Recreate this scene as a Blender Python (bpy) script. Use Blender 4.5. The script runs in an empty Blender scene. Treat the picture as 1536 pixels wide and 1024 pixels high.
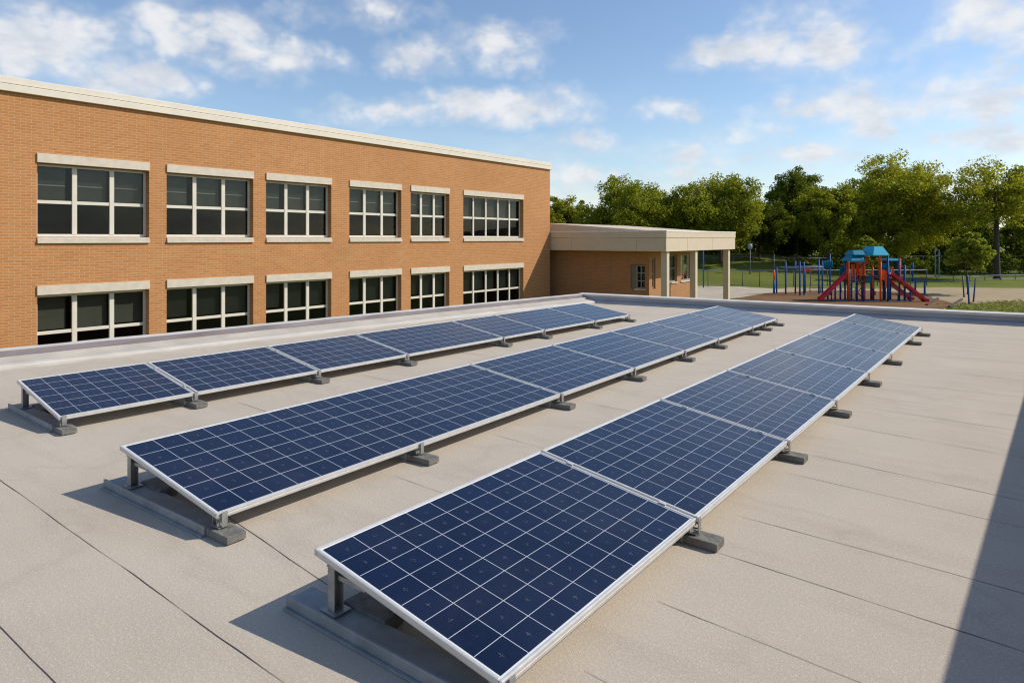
import bpy, bmesh, math, random
import numpy as np
from mathutils import Vector, Matrix

SC = bpy.context.scene
COL = SC.collection
R = math.radians

# ------------------------------------------------------------------ camera
# roof deck is z = 0, rows of panels run along +Y, the photographer stands at the origin
EYE = 1.6
FPX = 1008.71            # focal length in photo pixels (photo 1536 wide)
YAW = R(37.428)
HZ = 358.0               # horizon row in the photo
cam = bpy.data.cameras.new('camera')
camo = bpy.data.objects.new('camera', cam)
COL.objects.link(camo)
camo.location = (0, 0, EYE)
camo.rotation_euler = (R(90), 0, YAW)
cam.sensor_width = 36
cam.lens = 36 * FPX / 1536
cam.shift_y = -(512 - HZ) / 1536
cam.clip_start = 0.05
cam.clip_end = 6000
SC.camera = camo

# ------------------------------------------------------------------ sun, sky, exposure
SUNV = Vector((0.90, 0.80, 1.0)).normalized()      # towards the sun
SUN_EL = math.asin(SUNV.z)
SUN_AZ = math.atan2(SUNV.x, SUNV.y)                # clockwise from +Y
sl = bpy.data.lights.new('sun', 'SUN')
sl.energy = 4.2
sl.angle = R(0.5)
sl.color = (1.0, 0.93, 0.82)
so = bpy.data.objects.new('sun', sl)
COL.objects.link(so)
so.rotation_euler = SUNV.to_track_quat('Z', 'Y').to_euler()
SC.view_settings.view_transform = 'Standard'
SC.view_settings.look = 'None'
SC.view_settings.gamma = 1
SC.view_settings.exposure = 0.02
SKY_STRENGTH = 0.15
SC.cycles.filter_width = 1.15


class NT:
    """small helper for building node trees"""
    def __init__(self, tree):
        self.t = tree
        self.n = tree.nodes
        self.l = tree.links

    def node(self, typ, **kw):
        n = self.n.new(typ)
        for k, v in kw.items():
            setattr(n, k, v)
        return n

    def put(self, sock, v):
        if v is None:
            return
        if isinstance(v, bpy.types.NodeSocket):
            self.l.new(v, sock)
        else:
            if sock.type == 'RGBA' and hasattr(v, '__len__') and len(v) == 3:
                v = (*v, 1)
            sock.default_value = v

    def math(self, op, a, b=None, c=None, clamp=False):
        n = self.node('ShaderNodeMath', operation=op, use_clamp=clamp)
        self.put(n.inputs[0], a)
        self.put(n.inputs[1], b)
        self.put(n.inputs[2], c)
        return n.outputs[0]

    def mix(self, f, a, b):
        n = self.node('ShaderNodeMix', data_type='RGBA')
        self.put(n.inputs[0], f)
        self.put(n.inputs[6], a)
        self.put(n.inputs[7], b)
        return n.outputs[2]

    def mapr(self, v, a, b, c=0.0, d=1.0, smooth=False):
        n = self.node('ShaderNodeMapRange')
        if smooth:
            n.interpolation_type = 'SMOOTHSTEP'
        for i, x in enumerate((v, a, b, c, d)):
            self.put(n.inputs[i], x)
        return n.outputs[0]

    def noise(self, vec, scale, detail=3, rough=0.5):
        n = self.node('ShaderNodeTexNoise')
        self.put(n.inputs['Vector'], vec)
        n.inputs['Scale'].default_value = scale
        n.inputs['Detail'].default_value = detail
        n.inputs['Roughness'].default_value = rough
        return n.outputs[0]

    def mapping(self, vec, scale=(1, 1, 1), loc=(0, 0, 0)):
        n = self.node('ShaderNodeMapping')
        self.put(n.inputs[0], vec)
        n.inputs['Location'].default_value = loc
        n.inputs['Scale'].default_value = scale
        return n.outputs[0]

    def sep(self, vec):
        n = self.node('ShaderNodeSeparateXYZ')
        self.put(n.inputs[0], vec)
        return n.outputs

    def comb(self, x, y, z):
        n = self.node('ShaderNodeCombineXYZ')
        for i, v in enumerate((x, y, z)):
            self.put(n.inputs[i], v)
        return n.outputs[0]


def px_az_el(px, py):
    """photo pixel -> azimuth (deg, clockwise from +Y) and elevation (deg) of that direction"""
    l = (px - 768) / FPX
    az = -YAW + math.atan(l)
    el = math.atan((HZ - py) / FPX / math.hypot(1, l))
    return math.degrees(az), math.degrees(el)


# clouds: photo pixel centre, half width, half height, density
CLOUDS = [(60, 70, 160, 60, 1.1), (150, 112, 130, 34, 1.1), (30, 25, 80, 38, .8), (-80, 60, 120, 60, .9),
          (270, 48, 95, 38, 1.0), (335, 55, 70, 38, 1.0), (370, 78, 90, 24, .9), (430, 95, 60, 24, .7), (495, 100, 30, 14, .4),
          (625, 88, 58, 28, 1.0), (745, 68, 80, 34, .9), (790, 75, 45, 30, .6), (470, 18, 40, 16, .25), (560, 18, 60, 20, .3),
          (585, 172, 85, 20, .8), (690, 162, 110, 22, .9), (775, 165, 90, 28, 1.0), (845, 150, 40, 16, .4),
          (1002, 167, 42, 18, 1.0), (895, 216, 40, 18, .9), (825, 220, 28, 12, .5), (860, 262, 45, 24, .7),
          (1125, 78, 100, 30, 1.0), (1210, 70, 90, 38, .6), (1190, 30, 60, 25, .4), (1300, 60, 50, 14, .4), (1310, 45, 25, 10, .5),
          (1490, 25, 100, 45, .9), (1530, 55, 60, 30, .7), (1450, 110, 100, 28, .6), (1400, 72, 40, 12, .3),
          (1290, 150, 110, 32, 1.0), (1370, 160, 90, 26, .8), (1500, 150, 80, 30, .6), (1180, 165, 60, 14, .4),
          (1120, 200, 55, 20, .8), (1340, 200, 70, 22, .8), (1430, 200, 90, 22, .8), (1520, 205, 70, 26, .9),
          (1015, 240, 50, 16, .7), (1110, 236, 60, 12, .6), (1220, 228, 80, 14, .6), (1000, 265, 120, 14, .5), (1400, 235, 140, 16, .5)]


def build_world():
    w = bpy.data.worlds.new('World')
    SC.world = w
    w.use_nodes = True
    nt = NT(w.node_tree)
    nt.n.clear()
    out = nt.node('ShaderNodeOutputWorld')
    sky = nt.node('ShaderNodeTexSky', sky_type='NISHITA')
    sky.sun_disc = False
    sky.sun_elevation = SUN_EL
    sky.sun_rotation = SUN_AZ
    sky.altitude = 100
    sky.air_density = 1.0
    sky.dust_density = 0.5
    sky.ozone_density = 2.5
    bg = nt.node('ShaderNodeBackground')
    bg.inputs[1].default_value = SKY_STRENGTH
    nt.l.new(sky.outputs[0], bg.inputs[0])
    tc = nt.node('ShaderNodeTexCoord').outputs['Generated']
    x, y, z = nt.sep(tc)
    az = nt.math('MULTIPLY', nt.math('ARCTAN2', x, y), 180 / math.pi)
    el = nt.math('MULTIPLY', nt.math('ARCSINE', z), 180 / math.pi)
    # wobble the coordinates so that edges billow
    n1 = nt.noise(tc, 9, 5, .55)
    n2 = nt.noise(nt.mapping(tc, (1, 1, 1), (7, 3, 1)), 9, 5, .55)
    azw = nt.math('ADD', az, nt.mapr(n1, 0, 1, -3.2, 3.2))
    elw = nt.math('ADD', el, nt.mapr(n2, 0, 1, -1.7, 1.7))
    best = None
    for px, py, rx, ry, dens in CLOUDS:
        a0, e0 = px_az_el(px, py)
        a1, _ = px_az_el(px + rx, py)
        a2, _ = px_az_el(px - rx, py)
        _, e1 = px_az_el(px, py - ry)
        ra, re = max(.5, (a1 - a2) / 2), max(.4, e1 - e0)
        dx = nt.math('MULTIPLY', nt.math('SUBTRACT', azw, a0), 1 / ra)
        dy = nt.math('MULTIPLY', nt.math('SUBTRACT', elw, e0), 1 / re)
        # flatter bases
        dy = nt.math('MAXIMUM', dy, nt.math('MULTIPLY', dy, 1.35)) if False else dy
        q = nt.math('ADD', nt.math('MULTIPLY', dx, dx), nt.math('MULTIPLY', dy, dy))
        s = nt.math('MULTIPLY', nt.math('SUBTRACT', 1.25, q), dens)
        best = s if best is None else nt.math('SMOOTH_MAX', best, s, 0.25)
    fine = nt.noise(nt.mapping(tc, (1, 1, 1.45)), 14, 8, .55)
    mid = nt.noise(nt.mapping(tc, (1, 1, 1.3), (2, 7, 5)), 21, 2, .5)
    bil = nt.math('ABSOLUTE', nt.math('SUBTRACT', mid, .5))
    dens = nt.math('ADD', best, nt.math('ADD', nt.mapr(bil, 0, .22, -.25, .5), nt.mapr(fine, .3, .7, -.85, 1.2)))
    a_soft = nt.mapr(dens, -0.9, 1.4, 0, .5, True)
    a_hard = nt.mapr(dens, -0.35, 1.75, 0, 1, True)
    a_local = nt.math('MAXIMUM', a_soft, a_hard)
    # broken cloud over the rest of the sky
    gen = nt.noise(nt.mapping(tc, (1, 1, 2.6), (3, 1, 0)), 3.2, 7, .6)
    a_gen = nt.mapr(gen, 0.52, 0.78, 0, .40, True)
    lowband = nt.mapr(el, 0, 11, 1, 0, True)
    band = nt.math('MULTIPLY', nt.mapr(nt.noise(nt.mapping(tc, (1, 1, 5)), 7, 7, .6), .38, .68, .12, .85, True), lowband)
    front = nt.mapr(nt.math('ABSOLUTE', nt.math('ADD', az, math.degrees(YAW))), 42, 60, .22, 1, True)
    a_gen = nt.math('MULTIPLY', a_gen, front)
    al = nt.math('MAXIMUM', nt.math('MULTIPLY', a_local, .9), nt.math('MAXIMUM', a_gen, band))
    al = nt.math('MULTIPLY', al, nt.mapr(el, -1, .5, 0, 1))
    # cloud colour: bright tops, greyer thick undersides
    shade = nt.noise(nt.mapping(tc, (1, 1, 2), (1, 5, 2)), 14, 5, .6)
    ccol = nt.mix(nt.mapr(shade, .32, .66, 0, 1, True), (.70, .73, .79), (.93, .93, .935))
    cb = nt.node('ShaderNodeBackground')
    nt.put(cb.inputs[0], ccol)
    cb.inputs[1].default_value = 0.96
    ms = nt.node('ShaderNodeMixShader')
    nt.put(ms.inputs[0], al)
    nt.l.new(bg.outputs[0], ms.inputs[1])
    nt.l.new(cb.outputs[0], ms.inputs[2])
    nt.l.new(ms.outputs[0], out.inputs[0])


build_world()

# ------------------------------------------------------------------ helpers
CY, SY = math.cos(YAW), math.sin(YAW)


def at(px, d, z=0.0):
    """world point on photo column px at depth d (metres along the view axis)"""
    l = (px - 768) / FPX * d
    return Vector((l * CY - d * SY, l * SY + d * CY, z))


def gp(px, py, z=0.0):
    d = FPX * (EYE - z) / (py - HZ)
    return at(px, d, z)


def zof(py, d):
    return EYE - (py - HZ) * d / FPX


def tag(o, label=None, cat=None, group=None, kind=None):
    if label:
        o['label'] = label
    if cat:
        o['category'] = cat
    if group:
        o['group'] = group
    if kind:
        o['kind'] = kind
    return o


def thing(name, loc, rz=0.0, label=None, cat=None, group=None):
    o = bpy.data.objects.new(name, None)
    COL.objects.link(o)
    o.empty_display_size = .2
    o.location = loc
    o.rotation_euler = (0, 0, rz)
    return tag(o, label, cat, group)


class MB:
    """collects shapes; build() links them as ONE mesh object"""
    def __init__(self):
        self.bm = bmesh.new()
        self.uv = None
        self.mi = 0

    def _new(self, faces):
        for f in faces:
            f.material_index = self.mi

    def box(self, lo, hi, M=None, bevel=0.0):
        lo, hi = Vector(lo), Vector(hi)
        r = bmesh.ops.create_cube(self.bm, size=1)
        vs = r['verts']
        c, s = (lo + hi) / 2, hi - lo
        for v in vs:
            v.co = Vector((v.co.x * s.x + c.x, v.co.y * s.y + c.y, v.co.z * s.z + c.z))
        fs = list({f for v in vs for f in v.link_faces})
        self._new(fs)
        if bevel:
            es = list({e for v in vs for e in v.link_edges})
            b = bmesh.ops.bevel(self.bm, geom=es, offset=bevel, segments=2, affect='EDGES', profile=.6)
            self._new(b['faces'])
            vs = list({v for f in b['faces'] for v in f.verts} | {v for v in vs if v.is_valid})
        if M is not None:
            for v in vs:
                v.co = M @ v.co
        return self

    def quad(self, pts, uvs=None):
        vs = [self.bm.verts.new(p) for p in pts]
        f = self.bm.faces.new(vs)
        f.material_index = self.mi
        if uvs:
            if self.uv is None:
                self.uv = self.bm.loops.layers.uv.new('cells')
            for l, u in zip(f.loops, uvs):
                l[self.uv].uv = u
        return f

    def prism(self, poly, z0, z1):
        """vertical prism over a plan polygon"""
        n = len(poly)
        b = [self.bm.verts.new((p[0], p[1], z0)) for p in poly]
        t = [self.bm.verts.new((p[0], p[1], z1)) for p in poly]
        fs = [self.bm.faces.new(b[::-1]), self.bm.faces.new(t)]
        for i in range(n):
            j = (i + 1) % n
            fs.append(self.bm.faces.new((b[i], b[j], t[j], t[i])))
        self._new(fs)
        return self

    def extrude(self, prof, A, B, up=Vector((0, 0, 1)), out=None, mats=None):
        """closed profile [(offset along out, height)] swept from A to B"""
        A, B = Vector(A), Vector(B)
        n = len(prof)
        a = [self.bm.verts.new(A + out * p[0] + up * p[1]) for p in prof]
        b = [self.bm.verts.new(B + out * p[0] + up * p[1]) for p in prof]
        for i in range(n):
            j = (i + 1) % n
            f = self.bm.faces.new((a[i], a[j], b[j], b[i]))
            f.material_index = mats[i] if mats else self.mi
        for c in (a[::-1], b):
            f = self.bm.faces.new(c)
            f.material_index = self.mi
        return self

    def tube(self, pts, rad, sides=8, cap=True):
        pts = [Vector(p) for p in pts]
        n = len(pts)
        if not hasattr(rad, '__len__'):
            rad = [rad] * n
        rings = []
        prev = None
        for i, p in enumerate(pts):
            t = (pts[min(i + 1, n - 1)] - pts[max(i - 1, 0)]).normalized()
            if prev is None:
                u = t.orthogonal().normalized()
            else:
                u = (prev - t * prev.dot(t)).normalized()
            prev = u
            v = t.cross(u)
            rings.append([self.bm.verts.new(p + (u * math.cos(k * 2 * math.pi / sides) + v * math.sin(k * 2 * math.pi / sides)) * rad[i]) for k in range(sides)])
        fs = []
        for i in range(n - 1):
            for k in range(sides):
                j = (k + 1) % sides
                fs.append(self.bm.faces.new((rings[i][k], rings[i][j], rings[i + 1][j], rings[i + 1][k])))
        if cap:
            fs.append(self.bm.faces.new(rings[0][::-1]))
            fs.append(self.bm.faces.new(rings[-1]))
        for f in fs:
            f.smooth = True
        self._new(fs)
        return self

    def build(self, name, mats, parent=None, smooth=False):
        bmesh.ops.recalc_face_normals(self.bm, faces=self.bm.faces)
        me = bpy.data.meshes.new(name)
        self.bm.to_mesh(me)
        self.bm.free()
        for m in (mats if isinstance(mats, (list, tuple)) else [mats]):
            me.materials.append(m)
        if smooth:
            for p in me.polygons:
                p.use_smooth = True
        o = bpy.data.objects.new(name, me)
        COL.objects.link(o)
        if parent is not None:
            o.parent = parent
        return o


def part(o, name=None, parent=None):
    c = o.copy()
    COL.objects.link(c)
    c.parent = parent
    return c


def copy_tree(o, parent=None):
    c = o.copy()
    COL.objects.link(c)
    c.parent = parent
    for ch in list(o.children):
        copy_tree(ch, c)
    return c


# ------------------------------------------------------------------ materials
def new_mat(name):
    m = bpy.data.materials.new(name)
    m.use_nodes = True
    nt = NT(m.node_tree)
    return m, nt, nt.n['Principled BSDF']


def simple(name, col, rough=.6, metal=0.0, var=.12, scale=6.0, bump=0.0, bscale=60.0, spec=None):
    m, nt, b = new_mat(name)
    tc = nt.node('ShaderNodeTexCoord').outputs['Object']
    n = nt.noise(tc, scale, 5, .6)
    dark = tuple(c * (1 - var) for c in col)
    lite = tuple(min(1, c * (1 + var)) for c in col)
    nt.put(b.inputs['Base Color'], nt.mix(nt.mapr(n, .3, .7), dark, lite))
    nt.put(b.inputs['Roughness'], nt.mapr(n, .3, .7, rough * .9, min(1, rough * 1.1)))
    b.inputs['Metallic'].default_value = metal
    if spec is not None:
        b.inputs['Specular IOR Level'].default_value = spec
    if bump:
        bp = nt.node('ShaderNodeBump')
        bp.inputs['Strength'].default_value = bump
        bp.inputs['Distance'].default_value = .01
        nt.put(bp.inputs['Height'], nt.noise(tc, bscale, 4, .6))
        nt.l.new(bp.outputs[0], b.inputs['Normal'])
    return m


def brick_mat(name, c1, c2, mortar):
    m, nt, b = new_mat(name)
    tc = nt.node('ShaderNodeTexCoord').outputs['Object']
    x, y, z = nt.sep(tc)
    nx, ny, nz = nt.sep(nt.node('ShaderNodeNewGeometry').outputs['True Normal'])
    anx = nt.math('GREATER_THAN', nt.math('ABSOLUTE', nx), .6)
    u = nt.math('ADD', nt.math('MULTIPLY', y, anx), nt.math('MULTIPLY', x, nt.math('SUBTRACT', 1, anx)))
    uv = nt.comb(u, z, 0)
    br = nt.node('ShaderNodeTexBrick')
    nt.put(br.inputs['Vector'], uv)
    nt.put(br.inputs['Color1'], c1)
    nt.put(br.inputs['Color2'], c2)
    nt.put(br.inputs['Mortar'], mortar)
    br.inputs['Scale'].default_value = 1
    br.inputs['Mortar Size'].default_value = .009
    br.inputs['Mortar Smooth'].default_value = .15
    br.inputs['Bias'].default_value = -.1
    br.inputs['Brick Width'].default_value = .25
    br.inputs['Row Height'].default_value = .075
    big = nt.noise(nt.mapping(tc, (1, 1, 1)), .55, 5, .6)
    col = nt.mix(nt.mapr(big, .3, .72, .0, .30), br.outputs['Color'], tuple(c * .72 for c in c2))
    fine = nt.noise(tc, 30, 4, .6)
    col = nt.mix(nt.mapr(fine, .3, .7, 0, .22), col, tuple(min(1, c * 1.35) for c in c1))
    nt.put(b.inputs['Base Color'], col)
    b.inputs['Roughness'].default_value = .88
    bp = nt.node('ShaderNodeBump')
    bp.inputs['Strength'].default_value = .6
    bp.inputs['Distance'].default_value = .006
    nt.put(bp.inputs['Height'], nt.math('ADD', nt.math('MULTIPLY', br.outputs['Fac'], -1), nt.math('MULTIPLY', fine, .3)))
    nt.l.new(bp.outputs[0], b.inputs['Normal'])
    return m


def roof_mat():
    m, nt, b = new_mat('granulated_membrane')
    tc = nt.node('ShaderNodeTexCoord').outputs['Object']
    gran = nt.noise(tc, 210, 2, .7)
    gran2 = nt.noise(tc, 75, 3, .7)
    blot = nt.noise(tc, .9, 6, .62)
    streak = nt.noise(nt.mapping(tc, (.35, 2.6, 1)), 1.5, 6, .62)
    base = nt.mix(nt.mapr(blot, .32, .68), (.495, .426, .340), (.560, .487, .392))
    base = nt.mix(nt.mapr(streak, .5, .72, 0, .34), base, (.38, .315, .258))
    pond = nt.noise(nt.mapping(tc, (.5, .8, 1), (4, 2, 0)), .8, 4, .55)
    ring = nt.math('SUBTRACT', 1, nt.mapr(nt.math('ABSOLUTE', nt.math('SUBTRACT', pond, .52)), 0, .022, 0, 1, True))
    base = nt.mix(nt.math('MULTIPLY', ring, .14), base, (.30, .25, .21))
    base = nt.mix(nt.mapr(gran, .40, .62, .0, .38), base, (.24, .205, .17))
    base = nt.mix(nt.mapr(gran2, .5, .68, .0, .45), base, (.68, .60, .51))
    nt.put(b.inputs['Base Color'], base)
    b.inputs['Roughness'].default_value = .93
    b.inputs['Specular IOR Level'].default_value = .25
    bp = nt.node('ShaderNodeBump')
    bp.inputs['Strength'].default_value = .45
    bp.inputs['Distance'].default_value = .004
    nt.put(bp.inputs['Height'], nt.math('ADD', gran, nt.math('MULTIPLY', gran2, .8)))
    bp2 = nt.node('ShaderNodeBump')
    bp2.inputs['Strength'].default_value = .12
    bp2.inputs['Distance'].default_value = .03
    nt.put(bp2.inputs['Height'], streak)
    nt.l.new(bp.outputs[0], bp2.inputs['Normal'])
    nt.l.new(bp2.outputs[0], b.inputs['Normal'])
    return m


def cell_mat():
    """dark blue polycrystalline cells with silver gridlines; UV counts cells"""
    m, nt, b = new_mat('solar_cells')
    uv = nt.node('ShaderNodeUVMap', uv_map='cells').outputs[0]
    obj = nt.node('ShaderNodeTexCoord').outputs['Object']
    inf = nt.node('ShaderNodeObjectInfo').outputs['Random']
    u, v, _ = nt.sep(uv)
    fu, fv = nt.math('FRACT', u), nt.math('FRACT', v)
    du = nt.math('MINIMUM', fu, nt.math('SUBTRACT', 1, fu))
    dv = nt.math('MINIMUM', fv, nt.math('SUBTRACT', 1, fv))
    line = nt.math('MAXIMUM', nt.math('LESS_THAN', du, .0105), nt.math('LESS_THAN', dv, .0135))
    # outside the cell field: white backsheet (alpha channel of the uv is negative there)
    wn = nt.node('ShaderNodeTexWhiteNoise', noise_dimensions='3D')
    nt.put(wn.inputs['Vector'], nt.comb(nt.math('FLOOR', u), nt.math('FLOOR', v), inf))
    rnd = wn.outputs['Value']
    base = nt.mix(rnd, (.0024, .0072, .029), (.0042, .0108, .043))
    cry = nt.noise(obj, 45, 3, .6)
    base = nt.mix(nt.mapr(cry, .4, .7, 0, .35), base, (.008, .018, .052))
    wav = nt.math('ADD', v, nt.mapr(nt.noise(obj, 9, 3, .6), 0, 1, -.06, .06))
    fing = nt.math('SINE', nt.math('MULTIPLY', wav, 2 * math.pi * 9))
    base = nt.mix(nt.mapr(fing, .2, 1, 0, .55), base, (.003, .006, .022))
    # faint solder mark near the middle of each cell
    cx = nt.math('ABSOLUTE', nt.math('SUBTRACT', fu, .5))
    cy = nt.math('ABSOLUTE', nt.math('SUBTRACT', fv, .5))
    arm = nt.math('MAXIMUM',
                  nt.math('MULTIPLY', nt.math('LESS_THAN', cx, .014), nt.math('LESS_THAN', cy, .11)),
                  nt.math('MULTIPLY', nt.math('LESS_THAN', cy, .018), nt.math('LESS_THAN', cx, .07)))
    brk = nt.mapr(nt.noise(obj, 95, 3, .7), .47, .56, 0, .55)
    base = nt.mix(nt.math('MULTIPLY', arm, brk), base, (.16, .15, .15))
    base = nt.mix(line, base, (.47, .49, .53))
    dust = nt.noise(obj, 2.2, 5, .6)
    base = nt.mix(nt.mapr(dust, .45, .8, 0, .022), base, (.45, .42, .38))
    nt.put(b.inputs['Base Color'], base)
    nt.put(b.inputs['Roughness'], nt.mapr(dust, .3, .8, .16, .26))
    b.inputs['IOR'].default_value = 1.42
    return m


def glass_mat():
    m, nt, b = new_mat('window_glass')
    nt.n.remove(b)
    out = nt.n['Material Output']
    tr = nt.node('ShaderNodeBsdfTransparent')
    tr.inputs[0].default_value = (.60, .62, .58, 1)
    gl = nt.node('ShaderNodeBsdfGlossy')
    gl.inputs['Roughness'].default_value = .03
    gl.inputs['Color'].default_value = (.8, .85, .85, 1)
    fr = nt.node('ShaderNodeFresnel')
    fr.inputs[0].default_value = 1.45
    tc = nt.node('ShaderNodeTexCoord').outputs['Object']
    bp = nt.node('ShaderNodeBump')
    bp.inputs['Strength'].default_value = .12
    bp.inputs['Distance'].default_value = .02
    nt.put(bp.inputs['Height'], nt.noise(tc, 1.6, 2, .5))
    nt.l.new(bp.outputs[0], gl.inputs['Normal'])
    ms = nt.node('ShaderNodeMixShader')
    nt.put(ms.inputs[0], nt.math('MULTIPLY', fr.outputs[0], .8))
    nt.l.new(tr.outputs[0], ms.inputs[1])
    nt.l.new(gl.outputs[0], ms.inputs[2])
    nt.l.new(ms.outputs[0], out.inputs[0])
    return m


def leaf_mat(name, a, c, trans=.5):
    m, nt, b = new_mat(name)
    nt.n.remove(b)
    out = nt.n['Material Output']
    t = nt.node('ShaderNodeAttribute', attribute_name='tint').outputs['Fac']
    col = nt.mix(t, a, c)
    d = nt.node('ShaderNodeBsdfDiffuse')
    nt.put(d.inputs[0], col)
    tl = nt.node('ShaderNodeBsdfTranslucent')
    nt.put(tl.inputs[0], nt.mix(.5, col, (c[0] * 1.5, c[1] * 1.5, c[2] * .9)))
    ms = nt.node('ShaderNodeMixShader')
    ms.inputs[0].default_value = trans
    nt.l.new(d.outputs[0], ms.inputs[1])
    nt.l.new(tl.outputs[0], ms.inputs[2])
    nt.l.new(ms.outputs[0], out.inputs[0])
    return m


def grass_mat():
    m, nt, b = new_mat('grass')
    tc = nt.node('ShaderNodeTexCoord').outputs['Object']
    n1 = nt.noise(tc, .12, 5, .6)
    n2 = nt.noise(tc, 1.4, 5, .65)
    n3 = nt.noise(tc, 14, 4, .7)
    c = nt.mix(nt.mapr(n1, .35, .65), (.120, .150, .022), (.205, .215, .038))
    c = nt.mix(nt.mapr(n2, .45, .7, 0, .6), c, (.19, .185, .045))
    c = nt.mix(nt.mapr(n3, .4, .7, 0, .5), c, (.045, .075, .012))
    nt.put(b.inputs['Base Color'], c)
    b.inputs['Roughness'].default_value = .95
    b.inputs['Specular IOR Level'].default_value = .1
    bp = nt.node('ShaderNodeBump')
    bp.inputs['Strength'].default_value = .8
    bp.inputs['Distance'].default_value = .08
    nt.put(bp.inputs['Height'], nt.noise(tc, 9, 4, .7))
    nt.l.new(bp.outputs[0], b.inputs['Normal'])
    return m


def mulch_mat(name, a, c, k):
    m, nt, b = new_mat(name)
    tc = nt.node('ShaderNodeTexCoord').outputs['Object']
    n1 = nt.noise(tc, .5, 5, .65)
    n2 = nt.noise(tc, 11, 4, .7)
    col = nt.mix(nt.mapr(n1, .32, .68), a, c)
    col = nt.mix(nt.mapr(n2, .42, .68, 0, .6), col, k)
    nt.put(b.inputs['Base Color'], col)
    b.inputs['Roughness'].default_value = .95
    b.inputs['Specular IOR Level'].default_value = .08
    return m


M_BRICK = brick_mat('tan_brick', (.485, .208, .064), (.405, .156, .043), (.52, .35, .20))
M_BRICK2 = brick_mat('wing_brick', (.44, .20, .070), (.36, .150, .050), (.36, .25, .15))
M_ROOF = roof_mat()
M_SEAM = simple('seam_bitumen', (.075, .060, .048), .9, var=.4, scale=3)
M_CREAM = simple('cream_metal', (.68, .61, .50), .5, var=.05, scale=2)
M_CREAMD = simple('cream_joint', (.19, .16, .12), .7)
M_FRAME = simple('window_frame_paint', (.66, .60, .50), .45, var=.05, scale=3)
M_WFRAME = simple('wing_frame_paint', (.30, .27, .22), .6, var=.06, scale=3)
M_STONE = simple('cast_stone', (.60, .525, .42), .85, var=.1, scale=5, bump=.3)
M_BLIND = simple('window_blind', (.24, .24, .20), .9, var=.2, scale=1.3)
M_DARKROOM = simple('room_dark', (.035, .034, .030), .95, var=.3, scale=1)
M_BLIND2 = simple('window_blind_shaded', (.115, .115, .095), .9, var=.2, scale=1.3)  # copy of the upper blind, colour darkened to offset direct sun on lower windows
M_SLAT = simple('blind_rail', (.80, .77, .68), .6)
M_GLASS = glass_mat()
M_CELL = cell_mat()
M_WHITE = simple('backsheet_white', (.70, .72, .74), .35, var=.04)
M_ALU = simple('anodised_aluminium', (.60, .59, .565), .38, .25, var=.08, scale=20)
M_GALV = simple('galvanised_steel', (.36, .36, .34), .5, .6, var=.25, scale=14, bump=.15)
M_TRAY = simple('ballast_tray_steel', (.29, .305, .31), .6, .25, var=.22, scale=9, bump=.2, bscale=30)
M_BLOCK = simple('weathered_block', (.180, .172, .152), .9, var=.45, scale=11, bump=.5, bscale=45)
M_FLASH = simple('parapet_membrane', (.47, .43, .375), .9, var=.12, scale=2.2, bump=.3, bscale=160)
M_ROLL = simple('cant_roll_membrane', (.56, .51, .45), .8, var=.1, scale=3)
M_FLASHG = simple('parapet_grey_metal', (.235, .20, .20), .55, .1, var=.12, scale=2)
M_CAP = simple('parapet_cap_metal', (.58, .555, .51), .6, .0, var=.1, scale=3)
M_FARSHADE = simple('parapet_far_shade', (.37, .375, .385), .7, .1, var=.15, scale=1.6)  # membrane facing away from the sun; its blue-grey shade is painted into the colour
M_FASCIA = simple('fascia_panel', (.62, .50, .355), .6, var=.05, scale=3)
M_FASCIAW = simple('fascia_trim', (.78, .74, .66), .5)
M_CONC = simple('concrete', (.44, .375, .285), .9, var=.14, scale=.8, bump=.2, spec=.1)
M_MULCH = mulch_mat('wood_mulch', (.185, .098, .046), (.245, .140, .070), (.085, .046, .024))
M_SAND = mulch_mat('worn_soil', (.36, .275, .165), (.43, .34, .22), (.25, .185, .11))
M_GRASS = grass_mat()
M_BARK = simple('bark', (.060, .046, .033), .95, var=.35, scale=5, bump=.5, bscale=20)
M_RED = simple('red_plastic', (.58, .018, .030), .35, var=.1, scale=3, spec=.3)
M_ORANGE = simple('orange_paint', (.90, .105, .016), .5, var=.12, scale=3, spec=.2)
M_BLUE = simple('blue_paint', (.012, .085, .33), .55, var=.15, scale=3, spec=.15)
M_TEAL = simple('teal_roof_plastic', (.002, .34, .50), .5, var=.08, scale=2, spec=.2)
M_TEALD = simple('dark_teal_roof_plastic', (.003, .19, .29), .55, var=.1, scale=2, spec=.2)
M_DECK = simple('deck_coated_steel', (.075, .055, .05), .7, var=.2)
M_PALE = simple('pale_blue_rail', (.24, .30, .36), .6, .1, var=.1, spec=.2)
M_POLE = simple('dark_pole_paint', (.05, .06, .07), .5, .3)
M_WIRE = simple('fence_wire', (.075, .08, .08), .7, .0)
M_TIMBER = simple('edging_timber', (.055, .042, .034), .9, var=.3)
M_LEAF = [leaf_mat('leaf_olive', (.130, .158, .018), (.285, .300, .032)),
          leaf_mat('leaf_yellow_green', (.165, .185, .018), (.355, .350, .036)),
          leaf_mat('leaf_deep', (.055, .080, .012), (.135, .160, .020)),
          leaf_mat('leaf_pale', (.145, .180, .024), (.320, .345, .048))]
M_TUFT = leaf_mat('grass_blades', (.130, .150, .030), (.260, .250, .060), .3)
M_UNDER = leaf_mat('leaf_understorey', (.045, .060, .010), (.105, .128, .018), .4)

# ------------------------------------------------------------------ ground and paths
GZ = -3.0


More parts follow.
